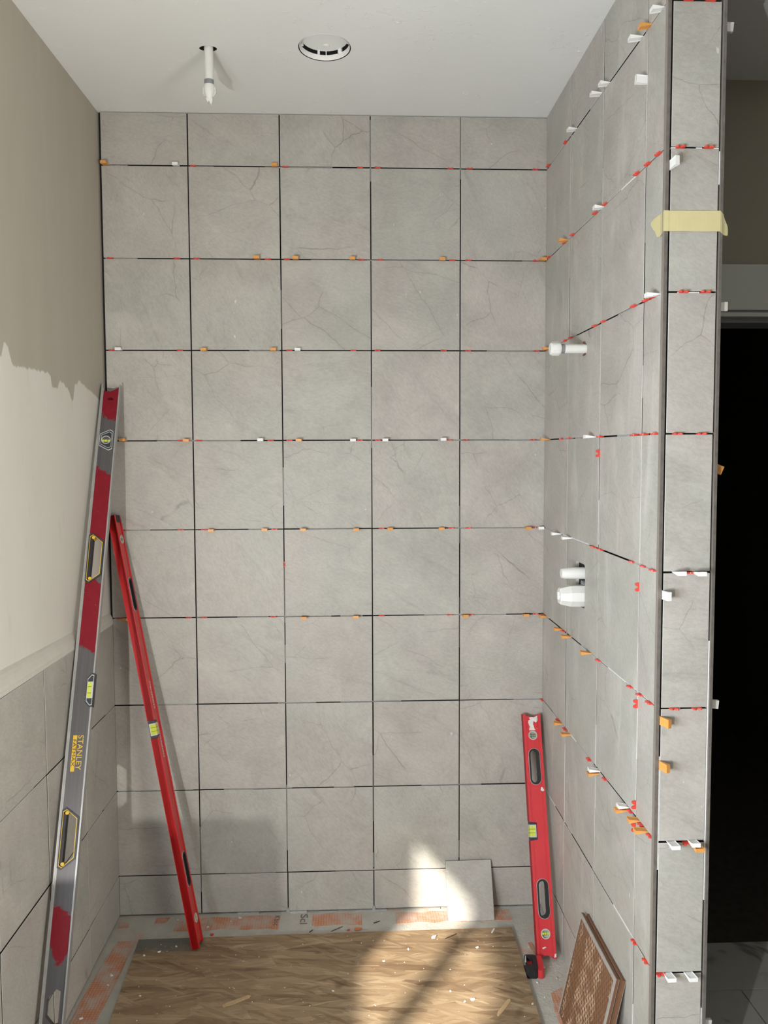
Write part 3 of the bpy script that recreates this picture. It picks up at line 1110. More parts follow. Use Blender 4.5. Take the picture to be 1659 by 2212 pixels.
for j, s in RIGHT.items():
    items = [(a[0], float(a[1:])) for a in s.split()]
    cnt, tot = {}, {k: sum(1 for a in items if a[0] == k) for k in 'row'}
    for k, y in items:
        cnt[k] = cnt.get(k, 0) + 1
        which = f'{ORD[cnt[k]]} from back corner in' if tot[k] > 1 else 'alone in'
        lab = f'{KIND[k]} {which} {ORD[j]} joint below ceiling, valve wall'
        z = JZ[j - 1] - 0.0179 * y
        mt = Matrix.Translation((rwx(-y), -y, z)) @ Matrix.Rotation(RZ, 4, 'Z') @ Matrix.Rotation(0.0179, 4, 'Y')
        spacer(k, mt, lab, {'r': 'red shims', 'o': 'orange wedges', 'w': 'white wedges'}[k] + ' in the valve wall joints', True,
               size=None if k == 'r' else R.choice((1, 2)))
# the orange wedges pushed in beneath two white ones
for y in (0.628, 0.851):
    z = JZ[6] - 0.0179 * y - 0.0062
    mt = Matrix.Translation((rwx(-y) - 0.004, -y - 0.004, z)) @ Matrix.Rotation(RZ, 4, 'Z') @ Matrix.Rotation(0.10, 4, 'X')
    spacer('o', mt, 'orange plastic wedge under %s white wedge in seventh joint below ceiling, valve wall' % ('first' if y < 0.7 else 'second'),
           'orange wedges in the valve wall joints', size=2)
for k, y, z, lab in (('w', -0.9092, 2.482, 'white plastic wedge upright in vertical joint high on valve wall'),
                     ('r', -0.6012, 1.632, 'red shim upright in vertical joint above the valve, valve wall'),
                     ('r', -0.9092, 1.310, 'red shim upright in vertical joint level with the valve, near wall end'),
                     ('r', -0.9092, 1.027, 'red shim upright in vertical joint just under sixth horizontal joint, valve wall'),
                     ('r', -0.9092, 0.778, 'red shim upright in vertical joint just over seventh horizontal joint, valve wall'),
                     ('r', -0.9092, 0.722, 'red shim upright in vertical joint just under seventh horizontal joint, valve wall')):
    mt = Matrix.Translation((rwx(y), y, z)) @ Matrix.Rotation(RZ, 4, 'Z') @ MV
    spacer(k, mt, lab, ('red shims' if k == 'r' else 'white wedges') + ' in the valve wall joints', size=2 if k == 'w' else 3)
# spacers on the wall's narrow end
rowname = {0: 'at the very top', 1: 'second', 2: 'third', 3: 'fourth', 5: 'sixth'}
for j, (xa, xb) in {0: (1.5638, 1.6109), 1: (1.5506, 1.6134), 2: (1.5634, 1.6127), 3: (1.5565, 1.6104), 5: (1.5605, 1.6123)}.items():
    for n_, x in (('left', xa), ('right', xb)):
        spacer('r', Matrix.Translation((x, END_Y, EZ[j + 1])), f'red horseshoe shim on narrow wall end, {n_} one of the {ORD[j + 1]} visible joint', 'red shims on the wall end', size=2)


def end_wedge(k, x, z, lab, size=2, tilt=0.0, drop=0.0):
    mt = Matrix.Translation((x, END_Y, z + drop)) @ Matrix.Rotation(tilt, 4, 'X')
    spacer(k, mt, lab, ('orange' if k == 'o' else 'white') + ' wedges on the wall end', size=size)


end_wedge('w', 1.5620, 1.3628, 'white wedge, left one in fifth visible joint of narrow wall end', 2)
end_wedge('w', 1.6060, 1.3624, 'white wedge, right one in fifth visible joint of narrow wall end', 2)
spacer('r', Matrix.Translation((1.5900, END_Y, 1.3612)), 'red shim between two white wedges on narrow wall end', 'red shims on the wall end', size=1)
end_wedge('w', 1.5598, 0.7475, 'white wedge left of an orange wedge in seventh joint, narrow wall end', 2)
end_wedge('w', 1.6080, 0.7490, 'white wedge on top of an orange wedge, narrow wall end', 1)
end_wedge('o', 1.6150, 0.7415, 'orange wedge under a white wedge in seventh joint, narrow wall end', 2, 0.12)
spacer('r', Matrix.Translation((1.5960, END_Y, 0.7440)), 'red shim half hidden beside the orange wedge, narrow wall end', 'red shims on the wall end', size=3)
end_wedge('w', 1.5560, 0.4385, 'white wedge, left one in lowest joint of narrow wall end', 2)
end_wedge('w', 1.6050, 0.4385, 'white wedge, right one in lowest joint of narrow wall end', 2)
spacer('r', Matrix.Translation((1.5410, END_Y, 0.4372)), 'red shim beside left white wedge in lowest joint, narrow wall end', 'red shims on the wall end', size=3)
for k, z, tz, lab in (('w', 2.2447, -0.16, 'white wedge standing in the gap beside edge strip, above the tape'),
                      ('w', 1.3123, -0.16, 'white wedge standing in the gap beside edge strip, below fifth joint'),
                      ('o', 1.0280, -0.42, 'orange wedge standing in edge strip gap just under sixth joint, wall end'),
                      ('o', 0.9261, -0.36, 'lower orange wedge standing in edge strip gap, wall end')):
    mt = Matrix.Translation((1.5295, END_Y, z)) @ Matrix.Rotation(-tz, 4, 'Z') @ MV
    spacer(k, mt, lab, ('orange' if k == 'o' else 'white') + ' wedges on the wall end', size=2)
for k, z, lab in (('w', 2.553, 'white wedge sticking out past wall end near the ceiling'),
                  ('w', 1.951, 'white wedge sticking out past wall end by the door casing'),
                  ('o', 1.598, 'orange wedge sticking out past wall end over dark doorway'),
                  ('w', 1.055, 'white wedge sticking out past wall end over dark doorway'),
                  ('w', 0.293, 'white wedge sticking out past wall end near bottom of picture')):
    mt = Matrix.Translation((1.648, -1.002, z)) @ Matrix.Rotation(math.pi / 2, 4, 'Z') @ MV @ Matrix.Rotation(0.35 if k == 'o' else 0.05, 4, 'Z')
    spacer(k, mt, lab, ('orange' if k == 'o' else 'white') + ' wedges on the wall end', size=2)
# the side of the wall end they are stuck in
b = B(); add_box(b, 1.638, 1.6478, -0.990, -0.30, 0.0, H - 0.001)
obj('side_face', b, M_TAUPE, wall_end)

# ---------------------------------------------------------------- masking tape round the wall end
b = B()
TZ0, TZ1 = 2.1050, 2.1490
def strip(pairs, thick):
    """pairs of (x, y, z_low, z_high) along the tape, thickened outward"""
    fr = [(b.verts.new((x, y, lo)), b.verts.new((x, y, hi))) for x, y, lo, hi in pairs]
    bk = [(b.verts.new((x + thick[0], y + thick[1], lo)), b.verts.new((x + thick[0], y + thick[1], hi))) for x, y, lo, hi in pairs]
    for k in range(len(pairs) - 1):
        b.faces.new((fr[k][0], fr[k + 1][0], fr[k + 1][1], fr[k][1]))
        b.faces.new((bk[k][0], bk[k][1], bk[k + 1][1], bk[k + 1][0]))
        b.faces.new((fr[k][0], bk[k][0], bk[k + 1][0], fr[k + 1][0]))
        b.faces.new((fr[k][1], fr[k + 1][1], bk[k + 1][1], bk[k][1]))
    for k in (0, -1):
        b.faces.new((fr[k][0], fr[k][1], bk[k][1], bk[k][0]))


yA = END_Y - 0.0016
strip([(rwx(-0.952) - 0.0015, -0.948, 2.1440, 2.1490), (rwx(-.97) - 0.0015, -0.962, 2.1300, 2.1515), (rwx(-.97) - .0015, -0.974, 2.1225, 2.1520), (rwx(-.98) - 0.0015, -0.985, 2.1070, 2.1520),
       (rwx(-1.0) - 0.0015, -1.002, 2.1030, 2.1510), (1.5175, END_Y - 0.0010, TZ0, TZ1)], (-0.0003, 0.0))
strip([(1.5175, yA, TZ0, TZ1), (1.5270, yA, TZ0, TZ1), (1.5310, yA + .0004, TZ0, TZ1 - .0003), (1.560, yA, TZ0 + .0004, TZ1 - .0002), (1.600, yA, TZ0, TZ1), (1.6415, yA, TZ0 + .0003, TZ1 + .0004)], (0.0, -0.0003))
strip([(1.6415, yA, TZ0 + .0003, TZ1 + .0004), (1.6490, yA + 0.002, 2.099, 2.142), (1.6530, yA + 0.004, 2.098, 2.132), (1.6600, yA + 0.006, 2.098, 2.119), (1.6620, yA + 0.007, 2.099, 2.112)], (0.0002, -0.0003))
tag(obj('masking_tape', b, M_TAPE), 'torn strip of yellow masking tape wrapped round the narrow wall end', 'tape')

# ---------------------------------------------------------------- pipes, valve, light opening
t = thing('ceiling_pipe', 'white capped pipe stub hanging down through the ceiling', 'pipe', (PIPE[0], PIPE[1], H))
b = B(); add_lathe(b, [(0.0132, 0.03), (0.0132, -0.096)], 20); obj('pipe', b, M_PVC, t, smooth=True)
b = B(); add_lathe(b, [(0.0136, -0.088), (0.0136, -0.102)], 20); obj('grey_collar', b, M_GREYRING, t, smooth=True)['label'] = 'grey collar'
b = B()
add_lathe(b, [(0.0150, -0.1015), (0.0158, -0.104), (0.0160, -0.118), (0.0150, -0.127), (0.0105, -0.134), (0.0095, -0.142)], 20)
for s in (-1, 1):
    add_plate(b, [(s * 0.013, -0.103), (s * 0.0178, -0.108), (s * 0.0182, -0.124), (s * 0.0120, -0.134), (s * 0.0100, -0.131), (s * 0.0150, -0.122), (s * 0.0150, -0.109)], [], -0.0022, 0.0022)
c_ = obj('end_cap', b, M_PVC_CAP, t, smooth=True)
b = B()
add_plate(b, [(-0.0095, -0.140), (0.0095, -0.140), (0.0095, -0.148), (0.0075, -0.156), (0.0050, -0.1565), (0.0015, -0.150), (-0.0010, -0.147), (-0.0040, -0.152), (-0.0062, -0.146)], [], -0.0075, 0.0075)
obj('torn_tip', b, M_PVC_CAP, c_)

t = thing('shower_arm_stub', 'white capped pipe stub sticking out of the tiled side wall above the valve', 'pipe', mtx=Matrix.Translation(PIPE_W) @ Matrix.Rotation(-math.pi / 2, 4, 'Y'))
b = B(); add_lathe(b, [(0.0132, -0.05), (0.0132, 0.080)], 20); obj('pipe', b, M_PVC, t, smooth=True)
b = B(); add_lathe(b, [(0.0130, 0.062), (0.0130, 0.072)], 20)
for v in b.verts: v.co.x *= 1.04; v.co.y *= 1.04
obj('grey_collar', b, M_GREYRING, t, smooth=True)['label'] = 'grey collar'
b = B(); add_lathe(b, [(0.0170, 0.074), (0.0185, 0.077), (0.0188, 0.094), (0.0178, 0.102), (0.0150, 0.1045)], 20)
for k in range(6):
    a = k * math.pi / 3
    add_box(b, 0.0180, 0.0196, -0.0025, 0.0025, 0.078, 0.099, Matrix.Rotation(a, 4, 'Z'))
obj('end_cap', b, M_PVC_CAP, t, smooth=True)
b = B()
for s in (-1, 1):
    add_plate(b, [(s * 0.0125, 0.002), (s * 0.0165, 0.0065), (s * 0.0205, 0.0075), (s * 0.0195, 0.003), (s * 0.0150, 0.0005)], [], -0.004, 0.004)
obj('copper_strap', b, M_COPPER, t)['label'] = 'bent copper strap ends'

vy = -0.4461
t = thing('shower_valve', 'shower valve with white plastic guards in a cut-out of the side wall', 'valve', mtx=Matrix.Translation((rwx(vy), vy, 1.212)) @ Matrix.Rotation(-math.pi / 2, 4, 'Y'))
# local z sticks out of the wall, local x is up
b = B(); add_lathe(b, [(0.0185, -0.035), (0.0175, 0.028), (0.0160, 0.052), (0.0135, 0.060)], 16, Matrix.Translation((0.0675, 0, 0)))
obj('pipe_guard', b, M_PVC_CAP, t, smooth=True)
b = B(); add_lathe(b, [(0.0340, -0.030), (0.0330, 0.034), (0.0265, 0.062), (0.0235, 0.066)], 8, Matrix.Rotation(math.pi / 8, 4, 'Z'))
g_ = obj('cartridge_guard', b, M_PVC_CAP, t)
b = B()
add_box(b, -0.010, 0.012, -0.005, 0.005, 0.064, 0.070)
add_box(b, -0.003, 0.004, -0.013, 0.013, 0.064, 0.0675)
obj('guard_tab', b, M_WHITE, g_)
b = B(); add_lathe(b, [(0.012, -0.045), (0.012, -0.004)], 12, Matrix.Translation((0.033, 0.006, 0)))
add_box(b, 0.024, 0.046, -0.010, 0.016, -0.045, -0.022)
obj('brass_body', b, M_GREYRING, t, smooth=False)
b = B()
add_box(b, -0.045, 0.108, -0.048, 0.060, -0.062, -0.050)
obj('mounting_plate', b, M_RAIL, t)

t = thing('recessed_light_opening', 'round recessed light opening with white ring in the ceiling', 'light', (CAN[0], CAN[1], H))
b = B(); add_lathe(b, [(0.0765, 0.10), (0.0765, 0.043), (0.0744, 0.0415), (0.0744, 0.0010)], 36, cap=False); add_lathe(b, [(0.0765, 0.100), (0.0765, 0.104)], 36); obj('housing', b, M_DARK, t)
b = B(); add_lathe(b, [(0.0708, 0.0010), (0.0716, 0.0005), (0.0722, 0.002), (0.0722, 0.0150), (0.0700, 0.0150), (0.0700, 0.0022), (0.0708, 0.0010)], 40, cap=False)
for v in b.verts: pass
ring = obj('trim_ring', b, M_WHITE, t, smooth=True)
b = B(); add_lathe(b, [(0.0665, 0.0240), (0.0665, 0.0277)], 36)
plate = obj('cover_plate', b, M_CEIL, t)
b = B(); add_lathe(b, [(0.010, 0.0241), (0.0085, 0.0215), (0.004, 0.0210)], 14, Matrix.Translation((0.004, 0.036, 0))); obj('plate_boss', b, M_CEIL, plate, smooth=True)
for k, (a, wd) in enumerate(((50, 0.012), (88, 0.0025), (107, 0.006), (167, 0.012), (2, 0.005), (215, 0.02), (300, 0.02))):
    b = B(); add_box(b, 0.0640, 0.0702, -wd / 2, wd / 2, 0.0140, 0.0255, Matrix.Rotation(math.radians(a), 4, 'Z')); obj('ring_tab', b, M_WHITE, ring)

# ---------------------------------------------------------------- spirit levels
def frame(bottom, top, face):
    """local z up the level from its bottom end, local -y the read face"""
    u = (Vector(top) - Vector(bottom)); L = u.length; u.normalize()
    f = Vector(face); f = (f - f.dot(u) * u).normalized()
    y = -f
    x = y.cross(u)
    m = Matrix((x, y, u)).transposed().to_4x4()
    m.translation = Vector(bottom)
    return m, L


# grey aluminium level with worn red paint, leaning in the left corner
SM, SL = frame((0.0520, -0.8041, 0.006), (0.0312, -0.030, 1.872), (0.10, -1.0, 0.0))
M_ST = stanley_mat(SL)
t = thing('grey_spirit_level', 'tall grey aluminium spirit level with worn red paint leaning in left corner', 'level', mtx=SM)
hw, ht = 0.0305, 0.0135
def hexhole(zc, h2, x0, x1):
    return [(x0, zc - h2), ((x0 + x1) / 2 - 0.012, zc - h2 - 0.006), (x1, zc - h2 + 0.020), (x1, zc + h2 - 0.020), ((x0 + x1) / 2 - 0.012, zc + h2 + 0.006), (x0, zc + h2)]
H1, H2 = hexhole(SL * 0.70, 0.073, -0.0222, 0.0222), hexhole(SL * 0.30, 0.073, -0.0222, 0.0222)
zl = SL * 0.098
VH = [(-0.0165, zl + 0.018), (0.006, zl + 0.040), (0.0165, zl + 0.034), (0.0165, zl - 0.040), (0.004, zl - 0.044), (-0.0165, zl - 0.022)]
slot = [(-0.010, SL - 0.058), (0.012, SL - 0.058), (0.009, SL - 0.051), (0.0, SL - 0.047), (-0.007, SL - 0.051)]
NZ = SL * 0.50
outer = [(-0.0262, 0.004), (0.0262, 0.004), (0.0262, NZ - 0.046), (0.012, NZ - 0.038), (0.012, NZ + 0.038), (0.0262, NZ + 0.046), (0.0262, SL - 0.010), (0.0, SL - 0.026), (-0.0262, SL - 0.024)]
b = B(); add_plate(b, outer, [H1, H2, VH, slot], -0.0105, 0.0105); obj('web', b, M_ST, t)
for s in (-1, 1):
    b = B()
    add_box(b, min(s * 0.0262, s * hw), max(s * 0.0262, s * hw), -ht, ht, 0.0, SL)
    add_box(b, min(s * 0.0225, s * 0.0262), max(s * 0.0225, s * 0.0262), -0.0120, -0.0105, 0.006, SL - 0.012) if s < 0 else None
    obj('edge_rail', b, M_RAIL, t)
for hh in (H1, H2):
    b = B(); add_ring(b, scale_loop(hh, 1.07, 1.025), scale_loop(hh, 0.88, 0.955), -0.0138, 0.0138); g_ = obj('hand_grip', b, M_NAVY, t)
    b = B(); add_box(b, -0.0200, -0.0105, -0.0128, 0.0132, min(p[1] for p in hh) + 0.014, max(p[1] for p in hh) - 0.014); obj('grip_bar', b, M_BLACK, g_)
    b = B(); add_ring(b, scale_loop(hh, 0.89, 0.958), scale_loop(hh, 0.82, 0.935), -0.0142, -0.0105); obj('yellow_line', b, M_YELLOW, g_)
    b = B()
    for s in (-1, 1):
        zz = (max(p[1] for p in hh) if s > 0 else min(p[1] for p in hh)) - s * 0.013
        add_lathe(b, [(0.0050, -0.0148), (0.0050, 0.010)], 10, Matrix.Translation((-0.0095, 0, zz)) @ Matrix.Rotation(-math.pi / 2, 4, 'X'))
    obj('yellow_screw_boss', b, M_YELLOW, g_)
# plumb vial near the top
zt = SL * 0.899
hexv = [(-0.020, zt + 0.020), (0.010, zt + 0.036), (0.020, zt + 0.030), (0.020, zt - 0.030), (0.010, zt - 0.036), (-0.020, zt - 0.020)]
b = B(); add_plate(b, hexv, [circle(0.0, zt, 0.0125, 16)], -0.0125, 0.0118); vf = obj('vial_frame', b, M_NAVY, t)
b = B(); add_ring(b, scale_loop(hexv, 1.04), scale_loop(hexv, 0.97), -0.0128, -0.0100)
add_ring(b, scale_loop(hexv, 0.82), scale_loop(hexv, 0.77), -0.0130, -0.0110)
add_ring(b, circle(0.0, zt, 0.0146, 18), circle(0.0, zt, 0.0124, 18), -0.0136, -0.010); obj('frame_lines', b, M_PALE, vf)
b = B(); add_box(b, -0.0128, 0.0128, -0.006, 0.006, zt - 0.0128, zt + 0.0128); obj('vial_window', b, M_VIAL_BACK, vf)
b = B(); add_lathe(b, [(0.0058, -0.0120), (0.0058, 0.0120)], 12, Matrix.Translation((0, -0.0065, zt - 0.002)) @ Matrix.Rotation(math.pi / 2, 4, 'Y')); vg = obj('vial', b, M_VIAL, vf, smooth=True)
b = B()
for dx in (-0.005, 0.005):
    add_lathe(b, [(0.0061, dx - 0.0005), (0.0061, dx + 0.0005)], 12, Matrix.Translation((0, -0.0065, zt - 0.002)) @ Matrix.Rotation(math.pi / 2, 4, 'Y'))
obj('vial_marks', b, M_BLACK, vf)
# centre vial set into the right edge
cv = [(0.011, NZ + 0.036), (0.024, NZ + 0.050), (0.0318, NZ + 0.048), (0.0318, NZ - 0.048), (0.024, NZ - 0.050), (0.011, NZ - 0.036)]
b = B(); add_plate(b, cv, [], -0.0142, 0.0142); vf = obj('vial_frame', b, M_NAVY, t)
b = B(); add_ring(b, scale_loop(cv, 0.84, 0.90), scale_loop(cv, 0.72, 0.85), -0.0147, -0.0140); obj('frame_lines', b, M_PALE, vf)
b = B(); add_box(b, 0.0135, 0.0305, -0.0150, 0.0150, NZ - 0.024, NZ + 0.024); obj('vial_window', b, M_PALE, vf)
b = B(); add_box(b, 0.0150, 0.0255, -0.0156, 0.0156, NZ - 0.022, NZ + 0.022); obj('vial', b, M_VIAL, vf)
b = B()
for dz in (-0.009, 0.009): add_box(b, 0.0150, 0.0258, -0.0159, 0.0159, NZ + dz - 0.0006, NZ + dz + 0.0006)
obj('vial_marks', b, M_BLACK, vf)
b = B(); add_box(b, -0.0150, 0.0010, -0.0112, -0.0104, NZ - 0.012, NZ + 0.010)
add_lathe(b, [(0.003, 0), (0.003, 0.0016)], 10, Matrix.Translation((-0.006, -0.0110, NZ)) @ Matrix.Rotation(math.pi / 2, 4, 'X')); obj('square_sticker', b, M_ST, t)
# printed maker's name, reading down the level
def down_text(x, y, z):
    return Matrix(((0, 1, 0, x), (0, 0, -1, y), (-1, 0, 0, z), (0, 0, 0, 1)))


letters(t, 'STANLEY', down_text(0.0005, -0.0107, SL * 0.4365), 0.0960, 0.0150, M_YELLOW)
b = B(); add_box(b, -0.0135, -0.0025, -0.0108, -0.0104, SL * 0.4365 - 0.100, SL * 0.4365); obj('yellow_print_bar', b, M_YELLOW, t)
letters(t, 'FATMAX', down_text(-0.0122, -0.0110, SL * 0.4365 - 0.012), 0.0740, 0.0084, M_BLACK)


def red_level(name, label, mtx, L, wd, th, m, vial_round, cap_m, far=False):
    t = thing(name, label, 'level', mtx=mtx)
    w2 = wd / 2
    g1, g2 = L * 0.770, L * 0.230
    gw, gh = wd * 0.62, L * 0.155 if not far else 0.115
    v1, v2 = L * 0.905, L * 0.095
    gz = [g1, g2]
    if far:
        g1, g2 = L * 0.812, L * 0.172
        gz = [g1, g2]
        v1, v2 = L * 0.943, L * 0.060
    c = L * 0.5
    cw = 0.40 * wd
    holes = [stadium(0.0, g, gw, gh) for g in gz] + [circle(0.0, v, wd * 0.235, 20) for v in (v1, v2)]
    # arched ends, notch for the centre vial on the left edge
    n = 8
    topa = [(w2 - wd * k / n, L - 0.010 * math.sin(math.pi * k / n)) for k in range(n + 1)]
    bota = [(-w2 + wd * k / n, 0.010 * math.sin(math.pi * k / n)) for k in range(n + 1)]
    left = [(-w2, c + 0.030), (-w2 + cw, c + 0.027), (-w2 + cw, c - 0.027), (-w2, c - 0.030)]
    b = B(); add_plate(b, bota + topa[:-1] + [topa[-1]] + left, holes, -th / 2 + 0.002, th / 2 - 0.002)
    obj('beam', b, m, t)
    for s in (-1, 1):
        b = B()
        x0, x1 = sorted((s * (w2 - 0.0085), s * w2))
        segs = [(0.0, L)] if s > 0 else [(0.0, c - 0.030), (c + 0.030, L)]
        for z0, z1 in segs:
            add_box(b, x0, x1, -th / 2, th / 2, z0, z1)
            add_box(b, s * (w2 - 0.0125) - 0.0008, s * (w2 - 0.0125) + 0.0008, -th / 2 + 0.0008, th / 2 - 0.0008, z0 + 0.004, z1 - 0.012) if not far else None
        obj('edge_rail', b, m, t)
    for g in gz:
        b = B(); add_ring(b, stadium(0, g, gw, gh), stadium(0, g, gw * 0.68, gh - gw * 0.32), -th / 2 - 0.0006, th / 2 + 0.0006)
        hg = obj('hand_grip', b, M_BLACK, t)
        b = B(); add_ring(b, stadium(0, g, gw * 1.05, gh + gw * 0.05), stadium(0, g, gw * 0.99, gh - gw * 0.01), -th / 2 - 0.0003, -th / 2 + 0.003)
        obj('grip_edge', b, M_PALE, hg)
        if far:
            b = B(); add_plate(b, stadium(0, g, gw * 0.68, gh - gw * 0.32), [], 0.006, 0.008); obj('grip_web', b, M_BLACK, hg)
    for v in (v1, v2):
        b = B(); add_ring(b, circle(0, v, wd * 0.25, 22), circle(0, v, wd * 0.205, 22), -th / 2 - 0.0004, th / 2 - 0.001)
        vr = obj('vial_ring', b, M_PALE, t)
        b = B(); add_plate(b, circle(0, v, wd * 0.21, 20), [], -0.004, 0.004); obj('vial_window', b, M_VIAL_BACK, vr)
        b = B(); add_lathe(b, [(0.0052, -wd * 0.19), (0.0052, wd * 0.19)], 12, Matrix.Translation((0, -0.0055, v)) @ Matrix.Rotation(math.pi / 2, 4, 'Y'))
        obj('vial', b, M_VIAL if v == v2 else M_VIAL_DULL, vr, smooth=True)
        b = B()
        for dx in (-0.004, 0.004):
            add_lathe(b, [(0.0055, dx - 0.0005), (0.0055, dx + 0.0005)], 12, Matrix.Translation((0, -0.0055, v)) @ Matrix.Rotation(math.pi / 2, 4, 'Y'))
        obj('vial_marks', b, M_BLACK, vr)
    b = B(); add_plate(b, [(-w2 + 0.0008, c + 0.029), (-w2 + cw, c + 0.0265), (-w2 + cw, c - 0.0265), (-w2 + 0.0008, c - 0.029)], [], -th / 2 + 0.0008, th / 2 - 0.0008)
    vf = obj('vial_frame', b, M_NAVY, t)
    b = B(); add_box(b, -w2 - 0.0002, -w2 + cw - 0.003, -th / 2 - 0.0002, th / 2 - 0.003, c - 0.020, c + 0.020); obj('vial_window', b, M_PALE, vf)
    b = B(); add_box(b, -w2 - 0.0006, -w2 + cw * 0.72, -th / 2 - 0.0006, th / 2 - 0.006, c - 0.016, c + 0.016); obj('vial', b, M_VIAL, vf)
    b = B()
    for dz in (-0.006, 0.006): add_box(b, -w2 - 0.0009, -w2 + cw * 0.73, -th / 2 - 0.0009, th / 2 - 0.008, c + dz - 0.0006, c + dz + 0.0006)
    obj('vial_marks', b, M_BLACK, vf)
    return t


# long red level, narrow edge toward the viewer, top tucked behind the grey level
T2, B2 = Vector((0.0300, -0.040, 1.432)), Vector((0.3200, -0.2060, 0.0175))
fm, L2 = frame(B2, T2, (1.0, -0.03, 0.10))
lev2 = red_level('long_red_spirit_level', 'long red spirit level leaning edge-on from board to left corner', fm, L2, 0.060, 0.025, M_RED2, False, None, far=True)
b = B()
rr = random.Random(3)
for z0, n_, hgt in ((0.572, 11, 0.0085), (0.475, 14, 0.0080)):
    z = L2 * z0 + 0.05
    for k in range(n_):
        w_ = rr.uniform(0.0012, 0.0022)
        zz = z - k * 0.0085
        add_box(b, -0.004, -0.004 + hgt, -0.01095, -0.0100, zz - w_, zz)
        add_box(b, -0.004 + rr.uniform(0, hgt * 0.7), -0.004 + hgt, -0.01095, -0.0100, zz - 0.0055, zz - 0.004)
obj('worn_lettering', b, M_WHITE, lev2)['label'] = 'worn illegible white print'
b = B(); add_box(b, -0.0280, 0.0280, -0.0122, 0.0122, L2 - 0.024, L2 + 0.001); obj('end_cap', b, M_BLACK, lev2)['label'] = 'black end cap'

# short scuffed red level in the right corner, face toward the viewer
fm, L3 = frame((1.4600, -0.3080, 0.003), (1.4690, -0.0200, 0.7165), (0.05, -1.0, 0.0))
lev3 = red_level('short_red_spirit_level', 'short scuffed red spirit level leaning in right corner, plaster on its top', fm, L3, 0.0620, 0.0260, M_RED3, True, None)
b = B()
add_plate(b, [(-0.010, L3 - 0.014), (-0.004, L3 - 0.011), (0.008, L3 - 0.012), (0.020, L3 - 0.006), (0.021, L3 - 0.022), (0.014, L3 - 0.030), (0.006, L3 - 0.024), (0.003, L3 - 0.034), (0.008, L3 - 0.052),
              (0.012, L3 - 0.056), (-0.012, L3 - 0.056), (-0.009, L3 - 0.044), (-0.014, L3 - 0.030), (-0.012, L3 - 0.022), (-0.006, L3 - 0.020)], [], -0.0122, -0.0106)
add_plate(b, [(0.017, L3 * 0.682), (0.022, L3 * 0.682), (0.028, L3 * 0.668), (0.022, L3 * 0.664), (0.015, L3 * 0.668)], [], -0.0135, -0.0106)
add_plate(b, [(0.0235, 0.004), (0.0305, 0.006), (0.0305, 0.016), (0.025, 0.014)], [], -0.0138, -0.0120)
add_plate(b, [(-0.014, 0.033), (-0.004, 0.036), (0.000, 0.034), (-0.004, 0.032), (-0.012, 0.029)], [], -0.0118, -0.0106)
obj('dried_thinset_patch', b, M_CRUMB, lev3)['label'] = 'white dried thinset stuck to red level'

# ---------------------------------------------------------------- strand board on the floor
b = B()
pts = [(0.1145, -0.160), (0.55, -0.154), (0.98, -0.150), (1.379, -0.1467), (1.3705, -0.616), (1.3636, -1.00), (0.162, -1.00), (0.137, -0.561)]
lo = [b.verts.new((x, y, 0.0013)) for x, y in pts]
hi = [b.verts.new((x, y, 0.0125)) for x, y in pts]
b.faces.new(hi); b.faces.new(lo[::-1])
for k in range(len(pts)):
    q = (k + 1) % len(pts)
    b.faces.new((lo[k], lo[q], hi[q], hi[k]))
board = tag(obj('strand_board', b, M_OSB), 'brown oriented strand board sheet lying on the shower floor', 'board')
ZB = 0.0125

# ---------------------------------------------------------------- loose tiles
def leaning_tile(name, label, w, h, mtx, m):
    bm = tile_mesh(w, h)
    o = obj(name, bm, m)
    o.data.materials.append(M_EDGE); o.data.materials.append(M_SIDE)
    o.matrix_world = mtx
    return tag(o, label, 'tile')


# offcut leaning on the back wall
pw, ph = 0.1635, 0.1950
base = Vector((1.2500, -0.0845, 0.0015)); topp = Vector((1.2490, -0.0115, 0.1790))
u = (topp - base).normalized(); x_ = Vector((1, -0.008, 0)); x_ = (x_ - x_.dot(u) * u).normalized(); y_ = u.cross(x_)
mt = Matrix((x_, y_, u)).transposed().to_4x4(); mt.translation = base + u * (ph / 2)
leaning_tile('tile_offcut', 'small grey tile offcut leaning against foot of back wall', pw, ph, mt, M_TILE)

# two spare tiles leaning on the right wall, brown backs outward
GRP = 'spare tiles leaning on the side wall'
def backs(off, label, dy=0.0, dz=0.0):
    TL, TR, BL = Vector((1.500, -0.5492 + dy, 0.2964)), Vector((1.500, -0.8527 + dy, 0.3000)), Vector((1.4341, -0.5530 + dy, 0.0020))
    u = (TL - BL).normalized(); x = (TR - TL); x = (x - x.dot(u) * u).normalized(); y = u.cross(x)
    mt = Matrix((x, y, u)).transposed().to_4x4()
    mt.translation = BL + y * off + Vector((0, 0, dz))
    t = thing('spare_tile', label, 'tile', mtx=mt, group=GRP)
    s = 0.3035
    b = B()
    add_box(b, 0, s, 0.0022, 0.0095, 0, s)
    obj('brown_back', b, M_TBACK, t)['label'] = 'brown ceramic back'
    b = B(); add_box(b, 0.0006, s - 0.0006, 0.0095, 0.0108, 0.0006, s - 0.0006); obj('glazed_face', b, M_TILE, t)
    return t, s


t, s = backs(0.0, 'front spare tile of two, brown honeycomb back outward, leaning on side wall')
b = B()
add_box(b, 0, s, 0.0, 0.0022, s - 0.012, s); add_box(b, 0, 0.005, 0.0002, 0.0022, 0, s)
add_box(b, s - 0.011, s, 0.0, 0.0022, 0.0, s - 0.012)
obj('grey_border', b, simple('grey_thinset_edge', (0.33, 0.30, 0.27), 0.8, var=0.3, scale=70), t)
